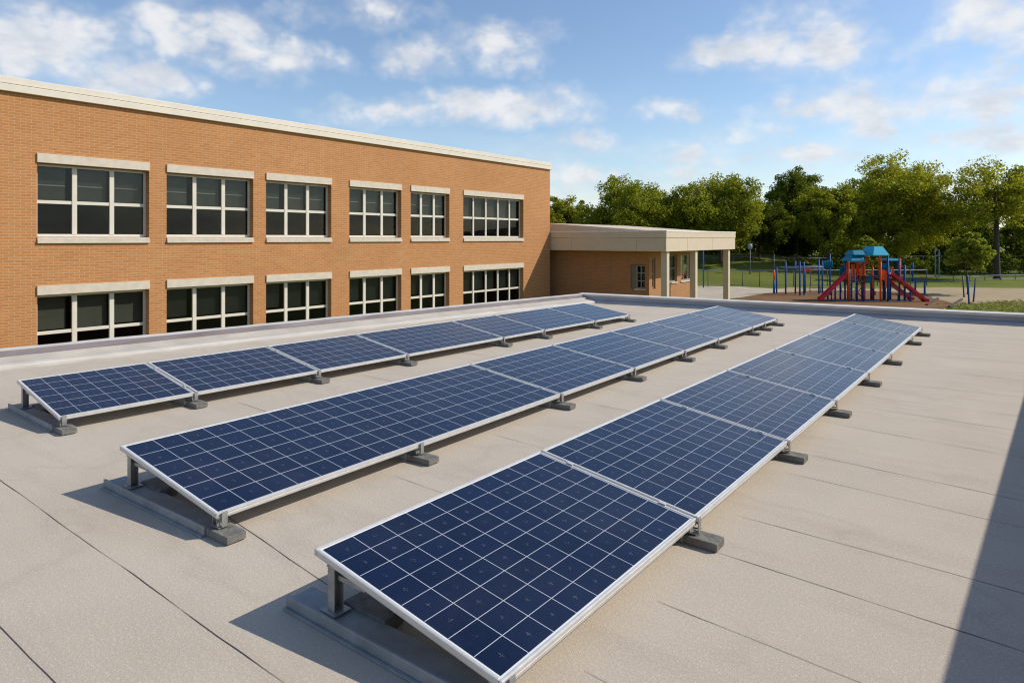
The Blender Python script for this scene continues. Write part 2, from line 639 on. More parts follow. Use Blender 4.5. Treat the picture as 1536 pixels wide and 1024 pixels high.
def polyline_jitter(pts, step, amp, seed):
    rnd = random.Random(seed)
    out = []
    n = len(pts)
    for i in range(n):
        a, b = Vector(pts[i]), Vector(pts[(i + 1) % n])
        k = max(1, int((b - a).length / step))
        for j in range(k):
            p = a.lerp(b, j / k)
            out.append((p.x + rnd.uniform(-amp, amp), p.y + rnd.uniform(-amp, amp)))
    return out


def sheet(name, poly, z, mat):
    mb = MB()
    vs = [mb.bm.verts.new((p[0], p[1], z)) for p in poly]
    f = mb.bm.faces.new(vs)
    bmesh.ops.triangulate(mb.bm, faces=[f])
    o = mb.build(name, mat)
    for p in o.data.polygons:
        if p.normal.z < 0:
            p.flip()
    return tag(o, kind='structure')


mb = MB()
S = 3000
mb.quad([(-S, -S, GZ), (S, -S, GZ), (S, S, GZ), (-S, S, GZ)])
tag(mb.build('ground', M_GRASS), kind='structure')


def gpx(px, py):
    p = gp(px, py, GZ)
    return (p.x, p.y)


# paved area by the covered entrance
sheet('concrete_pad', polyline_jitter([gpx(900, 470), gpx(935, 432), gpx(1020, 428.5), gpx(1110, 430), gpx(1185, 435), gpx(1150, 442), gpx(1060, 452), gpx(1000, 475)], 3, .06, 1), GZ + .02, M_CONC)
sheet('play_ground_mulch', polyline_jitter([gpx(1085, 450), gpx(1150, 440), gpx(1220, 436.5), gpx(1300, 436), gpx(1380, 440), gpx(1400, 448), gpx(1430, 456), gpx(1400, 470), gpx(1250, 472), gpx(1120, 466)], 1.2, .25, 2), GZ + .03, M_MULCH)
sheet('worn_path', polyline_jitter([gpx(1130, 439), gpx(1180, 431), gpx(1240, 433), gpx(1330, 433), gpx(1420, 431), gpx(1600, 433), gpx(1620, 447), gpx(1520, 452), gpx(1440, 456), gpx(1390, 470), gpx(1290, 460), gpx(1180, 446)], 1.2, .3, 3), GZ + .012, M_SAND)

# grassy rise beyond the fence
mb = MB()
rows = []
for d, h in ((66, .0), (74, .55), (84, 1.5), (95, 2.3), (112, 2.6), (150, 0)):
    row = []
    for k in range(25):
        px = 700 + k * 28
        e = max(0, min(1, (1330 - px) / 190)) * max(0, min(1, (px - 690) / 90))
        e = e * e * (3 - 2 * e)
        row.append(mb.bm.verts.new(at(px, d, GZ - .03 + h * e + (.12 * math.sin(px * .05 + d) * e))))
    rows.append(row)
for a, b in zip(rows, rows[1:]):
    for k in range(24):
        mb.bm.faces.new((a[k], a[k + 1], b[k + 1], b[k]))
tag(mb.build('grass_bank', M_GRASS, smooth=True), kind='structure')

# ------------------------------------------------------------------ low building we stand on
annex = thing('flat_roofed_building', (-4, 5, GZ), 0,
              'low building whose flat beige membrane roof carries the solar panels', 'building')


def loc(o):
    """keep world coordinates of a mesh parented to the thing at its base"""
    o.matrix_parent_inverse = Matrix.Translation(-Vector(o.parent.location)) if o.parent.rotation_euler.z == 0 else o.parent.matrix_basis.inverted()
    return o


def LX(y):      # inner foot of the left parapet
    return -9.83 + (y - 2.7) * .1127


def FY(x):      # inner foot of the far parapet
    return 14.5 + (x + 8.5) * .105


def SX(y):      # inner face of the tall wall on the right, out of view
    return .88 + min(y, 9.9) * .0385


YB = -6.0
corner_l = (LX(14.45), 14.45)
mb = MB()
mb.prism([(LX(YB), YB), (SX(YB), YB), (SX(9.9), 9.9), (SX(15.5), FY(SX(15.5))), corner_l], -.25, 0)
mb.mi = 1
rnd = random.Random(5)


def seam(p0, p1, w=.011, jog=.007):
    """an irregular lap line of the roofing felt, a hair above the sheet"""
    p0, p1 = Vector((*p0, 0)), Vector((*p1, 0))
    L = (p1 - p0).length
    n = max(3, int(L / .16))
    t = (p1 - p0).normalized()
    nrm = Vector((-t.y, t.x, 0))
    off = 0.0
    a = b = None
    for i in range(n + 1):
        off += rnd.uniform(-jog, jog) * .45
        off *= .93
        c = p0 + t * (L * i / n) + nrm * off
        ww = w * rnd.uniform(.35, 1.15) * (.3 if i in (0, n) else 1)
        va = mb.bm.verts.new(c + nrm * ww / 2 + Vector((0, 0, .002)))
        vb = mb.bm.verts.new(c - nrm * ww / 2 + Vector((0, 0, .002)))
        if a is not None:
            f = mb.bm.faces.new((a, b, vb, va))
            f.material_index = 1
        a, b = va, vb


for a, b in [((-8.2, 1.52), (-2.1, 1.43)), ((-9, .86), (-2.2, .93)), ((-4.2, 2.15), (-2.45, 1.93)), ((-1.3, 2.14), (-.55, 2.06)),
             ((-1.3, 2.75), (.9, 2.60)), ((-1.35, 3.37), (.8, 3.21)), ((-1.35, 3.88), (.95, 3.76)), ((-1.3, 4.79), (.6, 4.62)),
             ((-1.3, 5.30), (1.0, 5.05)), ((-1.3, 6.3), (1.0, 6.05)), ((-1.3, 7.1), (.2, 7.0)), ((-1.35, 7.62), (1, 7.55)), ((-1.4, 8.46), (1.1, 8.58)),
             ((-1.3, 9.6), (1.1, 9.50)), ((-1.3, 10.9), (1.1, 10.8)), ((-1.3, 12.1), (1.1, 12.0)), ((-2, 13.4), (1.1, 13.3)),
             ((-3.4, 3.12), (-2.4, 3.08)), ((-3.5, 4.28), (-2.4, 4.17)), ((-3.5, 5.65), (-2.4, 5.58)), ((-3.6, 7.0), (-2.4, 6.94)),
             ((-3.6, 8.03), (-2.4, 7.96)), ((-3.6, 9.6), (-2.4, 9.5)), ((-3.7, 11.3), (-2.4, 11.2)), ((-7.5, 13.0), (-2.5, 13.25)),
             ((-6.2, 3.6), (-4.6, 3.5)), ((-6.2, 5.2), (-4.6, 5.1)), ((-6.2, 7.1), (-4.7, 7.0)), ((-6.1, 9.2), (-4.7, 9.1)), ((-6.0, 11.2), (-4.7, 11.1)),
             ((-9.2, 4.2), (-7.3, 4.1)), ((-9, 7.2), (-7.2, 7.15)), ((-8.8, 10), (-7.1, 9.9))]:
    seam(a, b, .0042 if abs(a[0]) < 2 else .0038)
o = mb.build('roof', [M_ROOF, M_SEAM], annex)
loc(o)

# left parapet: cant roll, sloped membrane, grey face, pale cap
tl = Vector((LX(14.45) - LX(YB), 14.45 - YB, 0)).normalized()
outl = Vector((-tl.y, tl.x, 0))
prof = [(0, -.20), (0, .012), (.012, .036), (.045, .052), (.075, .050), (.085, .062), (.30, .082), (.305, .128), (.40, .134), (.405, .190), (.62, .196), (.63, -.20)]
mats = [1, 1, 1, 1, 0, 0, 1, 2, 1, 1, 0, 0]
A = Vector((LX(YB), YB, 0))
B = Vector((*corner_l, 0)) + tl * .42
mb = MB()
# many short lengths so that the flashing wanders a little, as laid by hand
N = 60
rnd = random.Random(9)
ring_prev = None
for i in range(N + 1):
    c = A.lerp(B, i / N)
    ring = [mb.bm.verts.new(c + outl * (p[0] + rnd.uniform(-.004, .004)) + Vector((0, 0, p[1] + rnd.uniform(-.003, .003)))) for p in prof]
    if ring_prev:
        for k in range(len(prof)):
            j = (k + 1) % len(prof)
            f = mb.bm.faces.new((ring_prev[k], ring_prev[j], ring[j], ring[k]))
            f.material_index = (0, 0, 3, 3, 0, 0, 0, 2, 2, 1, 1, 0)[k]
    else:
        mb.bm.faces.new(ring[::-1])
    ring_prev = ring
mb.bm.faces.new(ring_prev)
loc(mb.build('parapet', [M_FLASH, M_CAP, M_FLASHG, M_ROLL], annex))

# far parapet
A = Vector((corner_l[0] + .0, FY(corner_l[0]), 0)) - Vector((.55, .06, 0))
B = Vector((SX(15.5), FY(SX(15.5)), 0))
tf = (B - A).normalized()
outf = Vector((-tf.y, tf.x, 0))
prof = [(0, -.20), (.0, .02), (.06, .055), (.16, .075), (.165, .155), (.13, .158), (.13, .205), (.42, .212), (.43, -.20)]
mb = MB()
mb.extrude(prof, A, B, out=outf, mats=[0, 0, 0, 0, 2, 1, 1, 0, 0])
loc(mb.build('parapet', [M_FARSHADE, M_CAP, M_FLASHG], annex))

# tall parapet wall on the right, beside the photographer; its shadow lies on the roof
mb = MB()
mb.prism([(SX(YB), YB), (SX(YB) + .3, YB), (SX(9.9) + .3, 9.9), (SX(16) + .3, 16), (SX(16), 16), (SX(9.9), 9.9)], -.24, 1.36)
mb.mi = 1
mb.prism([(SX(YB), YB), (SX(YB) + .34, YB), (SX(9.9) + .34, 9.9), (SX(16) + .34, 16), (SX(16), 16), (SX(9.9), 9.9)], 1.36, 1.42)
loc(mb.build('side_wall', [M_BRICK, M_CAP], annex))
mb = MB()
mb.prism([(LX(YB) - .5, YB + .05), (SX(YB) + .25, YB + .05), (SX(15.4) + .25, FY(SX(15)) + .35), (corner_l[0] - .5, corner_l[1] + .35)], GZ, -.26)
loc(mb.build('wall', M_BRICK, annex))

# ------------------------------------------------------------------ brick school building
WX = -20.8
Y0, Y1 = -8.0, 30.61
school = thing('brick_school_building', (WX - 6, 12, GZ), 0,
               'two storey tan brick school building with rows of cream framed windows beyond the roof', 'building')
WIN_Y = [(6.49, 9.36, 3), (9.87, 12.76, 3), (13.24, 15.98, 3), (16.83, 19.55, 3), (20.09, 22.50, 3), (23.45, 28.15, 5)]
LEVELS = [(1.56, 3.62), (-1.98, .10)]         # opening bottom, top
TOPZ = 5.40
# front wall with openings
ys = sorted({Y0, Y1, *[v for w in WIN_Y for v in w[:2]]})
zs = sorted({GZ, TOPZ, *[v for l in LEVELS for v in l]})
mb = MB()


def in_open(y, z):
    return any(w[0] < y < w[1] for w in WIN_Y) and any(l[0] < z < l[1] for l in LEVELS)


for i in range(len(ys) - 1):
    for j in range(len(zs) - 1):
        if in_open((ys[i] + ys[i + 1]) / 2, (zs[j] + zs[j + 1]) / 2):
            continue
        mb.quad([(WX, ys[i], zs[j]), (WX, ys[i + 1], zs[j]), (WX, ys[i + 1], zs[j + 1]), (WX, ys[i], zs[j + 1])])
REV = .30
for y0, y1, n in WIN_Y:
    for z0, z1 in LEVELS:
        x0, x1 = WX, WX - REV
        mb.quad([(x0, y0, z0), (x1, y0, z0), (x1, y0, z1), (x0, y0, z1)])
        mb.quad([(x0, y1, z0), (x1, y1, z0), (x1, y1, z1), (x0, y1, z1)])
        mb.quad([(x0, y0, z0), (x0, y1, z0), (x1, y1, z0), (x1, y0, z0)])
        mb.quad([(x0, y0, z1), (x0, y1, z1), (x1, y1, z1), (x1, y0, z1)])
# other sides and top
XB = WX - 14
mb.quad([(WX, Y1, GZ), (XB, Y1, GZ), (XB, Y1, TOPZ), (WX, Y1, TOPZ)])
mb.quad([(WX, Y0, GZ), (XB, Y0, GZ), (XB, Y0, TOPZ), (WX, Y0, TOPZ)])
mb.quad([(XB, Y0, GZ), (XB, Y1, GZ), (XB, Y1, TOPZ), (XB, Y0, TOPZ)])
bmesh.ops.remove_doubles(mb.bm, verts=mb.bm.verts, dist=.0005)
o = mb.build('wall', M_BRICK, school)
loc(o)
# roof slab and coping bands
mb = MB()
mb.box((XB - .05, Y0 - .05, TOPZ + .003), (WX - .1, Y1 - .1, TOPZ + .2))
loc(mb.build('roof', M_ROOF, school))
mb = MB()
mb.box((WX - .35, Y0 - .12, TOPZ - .02), (WX + .10, Y1 + .10, TOPZ + .165), bevel=.012)
mb.box((WX - .35, Y0 - .12, TOPZ + .185), (WX + .055, Y1 + .055, TOPZ + .36), bevel=.012)
mb.mi = 1
mb.box((WX - .34, Y0 - .1, TOPZ + .160), (WX + .045, Y1 + .045, TOPZ + .19))
mb.mi = 0
mb.box((XB - .1, Y1 - .30, TOPZ + .002), (WX - .36, Y1 + .10, TOPZ + .345))
loc(mb.build('coping', [M_CREAM, M_CREAMD], school))
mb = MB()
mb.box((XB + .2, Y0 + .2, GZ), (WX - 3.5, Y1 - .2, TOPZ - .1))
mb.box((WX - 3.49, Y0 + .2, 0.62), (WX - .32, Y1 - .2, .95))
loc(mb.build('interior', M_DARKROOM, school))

rnd = random.Random(3)
LVNAME = ['upper', 'lower']
for li, (z0, z1) in enumerate(LEVELS):
    for wi, (y0, y1, n) in enumerate(WIN_Y):
        xf = WX - .20            # plane of the frame
        mb = MB()
        fw = .075
        H = z1 - z0
        zm = z0 + H * .50
        # outer frame
        mb.box((xf - .07, y0 + .005, z0 + .09), (xf, y0 + fw, z1 - .01), bevel=.006)
        mb.box((xf - .07, y1 - fw, z0 + .09), (xf, y1 - .005, z1 - .01), bevel=.006)
        mb.box((xf - .068, y0 + fw, z1 - .075), (xf - .002, y1 - fw, z1 - .012), bevel=.006)
        mb.box((xf - .068, y0 + fw, z0 + .085), (xf - .002, y1 - fw, z0 + .165), bevel=.006)
        for k in range(1, n):
            yk = y0 + (y1 - y0) * k / n
            hw = .062 if n == 3 else .05
            mb.box((xf - .072, yk - hw, z0 + .16), (xf + .012, yk + hw, z1 - .07), bevel=.008)
        ys_ = [y0 + (y1 - y0) * k / n for k in range(n + 1)]
        for k in range(n):
            mb.box((xf - .06, ys_[k] + .06, zm - .045), (xf - .004, ys_[k + 1] - .06, zm + .045), bevel=.006)
        w = mb.build('window', M_FRAME, school)
        loc(w)
        mb = MB()
        mb.quad([(xf - .035, y0 + .02, z0 + .1), (xf - .035, y1 - .02, z0 + .1), (xf - .035, y1 - .02, z1 - .02), (xf - .035, y0 + .02, z1 - .02)])
        mb.build('pane', M_GLASS, w)
        # pale lintel panel and sill, both proud of the brick
        mb = MB()
        mb.box((WX - .12, y0 - .004, z1 + .002), (WX + .045, y1 + .004, z1 + .246), bevel=.008)
        mb.build('lintel', M_STONE, w)
        mb = MB()
        mb.box((WX - .19, y0 + .003, z0 + .002), (WX + .03, y1 - .003, z0 + .075), bevel=.008)
        mb.box((WX - .06, y0 - .0, z0 - .085), (WX + .06, y1 + .0, z0 - .001), bevel=.008)
        mb.build('sill', M_STONE, w)
        # blinds drawn over the upper panes
        mb = MB()
        for k in range(n):
            a, b = ys_[k] + .05, ys_[k + 1] - .05
            low = zm + rnd.uniform(-.02, .06) if li == 0 else zm + rnd.uniform(.0, .12)
            mb.mi = 0
            mb.box((xf - .16, a, low), (xf - .152, b - rnd.choice([.0, .03, .12]), z1 - .08))
            if li == 0 and n == 3:
                mb.mi = 1
                zz = zm + (z1 - zm) * .44 + rnd.uniform(-.01, .01)
                mb.box((xf - .151, a, zz), (xf - .135, b - .14, zz + .034))
        mb.build('blind', [M_BLIND if li == 0 else M_BLIND2, M_SLAT], w)

# ------------------------------------------------------------------ covered entrance wing
wing = thing('covered_entrance_wing', (-17, 35, GZ), 0,
             'single storey brick wing with deep beige fascia canopy on columns', 'building')
CX0, CX1, CY0, CY1 = WX - 5.0, -14.0, 30.70, 40.5
FZ0, FZ1 = .97, 2.0
mb = MB()
mb.box((CX0, CY0, FZ0), (CX1, CY0 + .12, FZ1 - .36), bevel=.008)
mb.box((CX1 - .12, CY0 + .121, FZ0), (CX1 - .001, CY1, FZ1 - .36), bevel=.008)
mb.box((CX0, CY0 - .02, FZ1 - .352), (CX1 + .02, CY0 + .12, FZ1 - .06), bevel=.008)
mb.box((CX1 - .12, CY0 + .121, FZ1 - .352), (CX1 + .018, CY1 + .02, FZ1 - .06), bevel=.008)
mb.box((CX0, CY1 - .12, FZ0 + .002), (CX1 - .122, CY1, FZ1 - .06))
mb.mi = 2
for k in (6.35, 10.2):            # panel joints
    mb.box((CX0 + k, CY0 - .002, FZ0 + .01), (CX0 + k + .012, CY0 + .05, FZ1 - .37))
for k in (2.6, 6.1):
    mb.box((CX1 - .05, CY0 + k, FZ0 + .01), (CX1 + .002, CY0 + k + .014, FZ1 - .37))
mb.mi = 0
mb.box((CX0 + .1, CY0 + .122, FZ0 + .03), (CX1 - .122, CY1 - .121, FZ0 + .08))
fas = mb.build('fascia', [M_FASCIA, M_FASCIAW, M_CREAMD], wing)
loc(fas)
mb = MB()
mb.box((CX0, CY0 - .035, FZ1 - .058), (CX1 + .035, CY0 + .2, FZ1 + .012), bevel=.006)
mb.box((CX1 - .18, CY0 + .201, FZ1 - .058), (CX1 + .034, CY1 + .035, FZ1 + .012), bevel=.006)
loc(mb.build('roof_trim', M_FASCIAW, wing))
# gently pitched roof rising to the school wall
mb = MB()
zr0, zr1 = FZ1 - .04, FZ1 + .47
xa, xb = CX1 - .2, WX - .6
v = [mb.bm.verts.new(p) for p in ((xa, CY0 + .22, zr0), (xb, CY0 + .22, zr0), (xb, CY0 + .22, zr1), (xa, CY1 - .05, zr0), (xb, CY1 - .05, zr0), (xb, CY1 - .05, zr1))]
for f in ((0, 2, 1), (3, 4, 5), (0, 3, 5, 2), (1, 2, 5, 4), (0, 1, 4, 3)):
    mb.bm.faces.new([v[i] for i in f])
loc(mb.build('roof', M_FASCIA, wing))
# brick walls with openings
BX, BY, BYE = -15.3, 31.5, 37.4
wz = (-.95, .22)
mb = MB()


def wall_grid(us, vs, holes, fn):
    us = sorted(us)
    vs = sorted(vs)
    for i in range(len(us) - 1):
        for j in range(len(vs) - 1):
            cu, cv = (us[i] + us[i + 1]) / 2, (vs[j] + vs[j + 1]) / 2
            if any(h[0] < cu < h[1] and h[2] < cv < h[3] for h in holes):
                continue
            mb.quad([fn(us[i], vs[j]), fn(us[i + 1], vs[j]), fn(us[i + 1], vs[j + 1]), fn(us[i], vs[j + 1])])


HN = [(-16.35, -15.5, -1.0, .26)]
wall_grid([CX0, BX, -16.35, -15.5], [GZ, FZ0 + .03, -1.0, .26], HN, lambda u, v: (u, BY, v))
HE = [(31.85, 32.25, -1.0, .60), (33.75, 34.95, -.78, .74), (35.45, 37.15, -.78, .74)]
wall_grid([BY, BYE, 31.85, 32.25, 33.75, 34.95, 35.45, 37.15], [GZ, FZ0 + .03, -1.0, .6, -.78, .74], HE, lambda u, v: (BX, u, v))
mb.quad([(BX, BYE, GZ), (CX0, BYE, GZ), (CX0, BYE, FZ0 + .03), (BX, BYE, FZ0 + .03)])
for u0, u1, v0, v1 in HN:
    for a, b in (((u0, v0), (u0, v1)), ((u1, v0), (u1, v1)), ((u0, v0), (u1, v0)), ((u0, v1), (u1, v1))):
        mb.quad([(a[0], BY, a[1]), (b[0], BY, b[1]), (b[0], BY + .2, b[1]), (a[0], BY + .2, a[1])])
for u0, u1, v0, v1 in HE:
    for a, b in (((u0, v0), (u0, v1)), ((u1, v0), (u1, v1)), ((u0, v0), (u1, v0)), ((u0, v1), (u1, v1))):
        mb.quad([(BX, a[0], a[1]), (BX, b[0], b[1]), (BX - .2, b[0], b[1]), (BX - .2, a[0], a[1])])
mb.mi = 1
for x in (-19.25, -17.55):        # movement joints
    mb.box((x, BY - .004, GZ), (x + .025, BY + .01, FZ0))
bmesh.ops.remove_doubles(mb.bm, verts=mb.bm.verts, dist=.0005)
loc(mb.build('wall', [M_BRICK2, M_CREAMD], wing))
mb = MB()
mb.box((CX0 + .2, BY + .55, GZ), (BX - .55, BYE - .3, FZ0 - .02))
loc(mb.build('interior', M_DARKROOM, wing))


def wing_window(fn, u0, u1, v0, v1, nu, nv, sill=True):
    """fn(u, depth, v) gives a world point"""
    def bx(mb, ua, ub, da, db, va, vb):
        p, q = Vector(fn(ua, da, va)), Vector(fn(ub, db, vb))
        mb.box([min(a, b) for a, b in zip(p, q)], [max(a, b) for a, b in zip(p, q)], bevel=.005)
    mb = MB()
    bx(mb, u0, u0 + .06, .08, .14, v0, v1)
    bx(mb, u1 - .06, u1, .08, .14, v0, v1)
    bx(mb, u0 + .06, u1 - .06, .082, .138, v0, v0 + .07)
    bx(mb, u0 + .06, u1 - .06, .082, .138, v1 - .06, v1)
    for k in range(1, nu):
        u = u0 + (u1 - u0) * k / nu
        bx(mb, u - .025, u + .025, .085, .135, v0 + .07, v1 - .06)
    for k in range(1, nv):
        v_ = v0 + (v1 - v0) * k / nv
        bx(mb, u0 + .06, u1 - .06, .09, .13, v_ - .025, v_ + .025)
    w = mb.build('window', M_WFRAME, wing)
    loc(w)
    mb = MB()
    mb.quad([fn(u0 + .02, .11, v0 + .02), fn(u1 - .02, .11, v0 + .02), fn(u1 - .02, .11, v1 - .02), fn(u0 + .02, .11, v1 - .02)])
    mb.build('pane', M_GLASS, w)
    if sill:
        mb = MB()
        bx(mb, u0 - .05, u1 + .05, -.05, .07, v0 - .07, v0 - .002)
        mb.build('sill', M_STONE, w)
    return w


wing_window(lambda u, dd, v: (u, BY + dd, v), -16.06, -15.52, -.98, .24, 2, 3)
wing_window(lambda u, dd, v: (BX - dd, u, v), 31.87, 32.23, -.98, .58, 1, 2, False)
wing_window(lambda u, dd, v: (BX - dd, u, v), 33.77, 34.93, -.76, .72, 2, 2)
wing_window(lambda u, dd, v: (BX - dd, u, v), 35.47, 37.13, -.76, .72, 3, 1)
mb = MB()
mb.box((-16.35, BY + .08, -.998), (-16.062, BY + .13, .258))
loc(mb.build('window_side_panel', M_CREAMD, wing))
for y in (31.15, 34.75, 39.75):
    mb = MB()
    mb.box((-14.42, y - .15, GZ), (-14.10, y + .15, FZ0 + .028), bevel=.02)
    mb.box((-14.47, y - .20, GZ), (-14.05, y + .20, GZ + .16), bevel=.02)
    loc(mb.build('column', M_FASCIA, wing))

# ------------------------------------------------------------------ solar panels
ROWS = [
    dict(name='left-hand', ref='the row nearest the brick building', c0=(-6.87, 2.13), ang=R(-1.4), width=1.08, seams=[2.13, 3.28, 4.67, 6.0, 7.89, 8.95, 10.47, 11.75], nd=6),
    dict(name='middle', ref='the middle row', c0=(-3.985, 1.866), ang=R(1.2), width=1.12, seams=[1.866, 5.32, 6.89, 8.39, 9.665, 11.29, 12.85], nd=6),
    dict(name='right-hand', ref='the right-hand foreground row', c0=(-1.88, 1.735), ang=R(0.0), width=1.01, seams=[1.735, 3.40, 5.10, 6.63, 8.23, 9.75, 11.75, 12.95], nd=8),
]
ZLO, ZHI = .135, .297


def make_panel(row, ya, yb, base, rz, last, label, group):
    """ya..yb along the row; local x runs from high edge (-) to low edge (+)"""
    W = row['width']
    L = yb - ya
    root = thing('solar_panel', base, rz, label, 'solar panel', group)
    tilt = math.atan2(ZHI - ZLO, W)
    sl_ = math.hypot(ZHI - ZLO, W)
    zc = (ZLO + ZHI) / 2
    M = Matrix.Translation((0, 0, zc)) @ Matrix.Rotation(tilt, 4, 'Y')
    hs, hl = sl_ / 2, L / 2 - .009
    # frame: four extruded aluminium rails with a flange
    fr, dp = .017, .030
    mb = MB()
    for sx in (-1, 1):
        mb.box((min(sx * hs, sx * (hs - fr)), -hl, -dp), (max(sx * hs, sx * (hs - fr)), hl, 0), M, .006)
        mb.box((min(sx * (hs + .002), sx * (hs - .012)), -hl + .01, -dp - .004), (max(sx * (hs + .002), sx * (hs - .012)), hl - .01, -dp + .012), M, .002)
    for sy in (-1, 1):
        mb.box((-hs + fr, min(sy * hl, sy * (hl - fr)), -dp + .001), (hs - fr, max(sy * hl, sy * (hl - fr)), -.001), M, .006)
    mb.build('frame', M_ALU, root)
    # laminate
    nd = row['nd']
    na = max(3, int(round(L / (.163 if row['nd'] == 8 else .172))))
    x0, x1, y0, y1 = -hs + fr - .003, hs - fr + .003, -hl + fr - .003, hl - fr + .003
    ins = .012
    mb = MB()
    mb.mi = 1
    mb.box((x0, y0, -.012), (x1, y1, -.006), M)
    mb.mi = 0
    q = [(x0 + ins, y0 + ins), (x1 - ins, y0 + ins), (x1 - ins, y1 - ins), (x0 + ins, y1 - ins)]
    e = .016
    mb.quad([M @ Vector((a, b, -.0042)) for a, b in q], [(e, e), (e, nd - e), (na - e, nd - e), (na - e, e)])
    mb.build('cell_sheet', [M_CELL, M_WHITE], root)
    # mid clamps on the far end, bridging to the next panel
    if not last:
        for x in (-hs * .55, hs * .62):
            mb = MB()
            mb.box((x - .02, hl - .012, .001), (x + .02, hl + .004, .006), M, .001)
            mb.build('clamp', M_ALU, root)
    return root


def support_meshes(W):
    """ballast beam with posts: local x = across the row, y = along the row"""
    xl, xh = W / 2, -W / 2
    p = {}
    mb = MB()     # long ballast tray with a raised lip
    mb.box((xh - .16, -.052, 0), (xl + .10, .070, .044), None, .007)
    mb.box((xh - .162, -.068, .002), (xl - .08, -.053, .058), None, .005)
    mb.box((xh - .161, -.085, .001), (xl - .081, -.069, .012), None, .003)
    p['tray'] = (mb, M_TRAY)
    mb = MB()     # weathered block capping the low end
    mb.box((xl - .06, -.056, .006), (xl + .125, .056, .047), None, .006)
    p['block'] = (mb, M_BLOCK)
    mb = MB()     # rear post: open channel on a base plate
    x = xh + .09
    zt = ZLO + (ZHI - ZLO) * ((xl - x) / W) - .045
    mb.box((x - .022, -.024, .055), (x - .018 + .004, .024, zt), None, .002)
    mb.box((x - .014, -.024, .055), (x + .022, -.020, zt), None, .001)
    mb.box((x - .014, .020, .055), (x + .022, .024, zt), None, .001)
    mb.box((x - .05, -.045, .049), (x + .05, .045, .055), None, .002)
    mb.box((x - .02, -.03, zt - .001), (x + .045, .03, zt + .006), None, .001)
    p['post'] = (mb, M_GALV)
    mb = MB()     # brace from post to the frame and a small ballast pad behind
    zb = zt - .055
    mb.box((x + .022, -.006, zb), (x + .19, .006, zb + .022), Matrix.Translation((0, 0, 0)), .002)
    p['brace'] = (mb, M_GALV)
    mb = MB()
    mb.box((x - .02, .055, .005), (x + .24, .165, .060), None, .008)
    p['ballast_pad'] = (mb, M_BLOCK)
    mb = MB()     # low bracket
    x = xl - .045
    mb.box((x - .03, -.022, .052), (x - .024, .022, ZLO - .02), None, .001)
    mb.box((x + .004, -.020, .052), (x + .012, .020, ZLO - .025), None, .001)
    mb.box((x - .035, -.03, .0522), (x + .05, .03, .057), None, .001)
    mb.box((x + .052, -.016, .057), (x + .058, .016, ZLO + .003), None, .001)
    p['bracket'] = (mb, M_GALV)
    mb = MB()     # lead looping from the joint down to the ballast
    mb.tube([(x - .16, .012, ZLO + .005), (x - .05, .014, ZLO - .03), (x + .035, .02, ZLO - .035), (x + .055, .022, ZLO - .062), (x + .03, .026, .066), (x - .06, .03, .058)], .004, 6)
    p['cable'] = (mb, M_POLE)
    return p


ORD = ['first', 'second', 'third', 'fourth', 'fifth', 'sixth', 'seventh', 'eighth']
for row in ROWS:
    dirv = Vector((-math.sin(row['ang']), math.cos(row['ang'])))
    c0 = Vector(row['c0'])
    n = len(row['seams']) - 1
    rnd = random.Random(len(row['name']))
    grp = 'solar panels of the %s row' % row['name']
    for i in range(n):
        ya, yb = row['seams'][i], row['seams'][i + 1]
        ym = (ya + yb) / 2
        c = c0 + dirv * ((ym - c0.y) / dirv.y)
        if i == 0:
            lab = {'left-hand': 'short solar panel at the near left end of the row nearest the brick building',
                   'middle': 'extra long solar panel at the near end of the middle row',
                   'right-hand': 'largest foreground solar panel at the near end of the right-hand row'}[row['name']]
        elif i == n - 1:
            lab = 'farthest solar panel at the far end of %s' % row['ref']
        else:
            lab = '%s solar panel from the near end of %s' % (ORD[i], row['ref'])
        make_panel(row, ya, yb, (c.x, c.y, 0), row['ang'], i == n - 1, lab, grp)
    # supports at the ends and under the joints
    meshes = None
    ys_sup = [row['seams'][0] + .05] + list(row['seams'][1:-1]) + [row['seams'][-1] - .06]
    labs = ['grey ballast beam under the near end of %s' % row['ref']] + \
           ['grey ballast beam under the joint after the %s panel of %s' % (ORD[k], row['ref']) for k in range(n - 1)] + \
           ['grey ballast beam under the far end of %s' % row['ref']]
    if row['name'] == 'middle':
        ys_sup.insert(1, 3.42)
        labs.insert(1, 'grey ballast beam under the middle of the extra long panel of the middle row')
        ys_sup.append(12.0)
        labs.append('grey ballast beam under the middle of the farthest panel of the middle row')
    proto = None
    for y, lab in zip(ys_sup, labs):
        c = c0 + dirv * ((y - c0.y) / dirv.y)
        if proto is None:
            t = thing('ballast_beam', (c.x, c.y, 0), row['ang'], lab, 'panel support', 'ballast beams under the %s row' % row['name'])
            for nm, (mb, mt) in support_meshes(row['width']).items():
                mb.build(nm, mt, t)
            proto = t
        else:
            t = copy_tree(proto)
            t.location = (c.x, c.y, 0)
            t.rotation_euler = (0, 0, row['ang'] + rnd.uniform(-.035, .035))
            t['label'] = lab

# ------------------------------------------------------------------ playground
PD = 50.0
pl_c = at(1302, PD, GZ)
play = thing('play_structure', pl_c, YAW, 'red orange and blue play structure with two slides and teal roofs', 'playground')
U = .0078            # metres per zoomed pixel of the measuring crop


def pxm(x):
    return (x - 780) * U


def pzm(y):
    return (645 - y) * U


def post(parent, x, y, z0, z1, r, mat, name='post'):
    mb = MB()
    mb.tube([(x, y, z0), (x, y, z1)], r, 10)
    mb.tube([(x, y, z1), (x, y, z1 + .02), (x, y, z1 + .045)], [r * 1.12, r * 1.1, r * .5], 10)
    return mb.build(name, mat, parent)


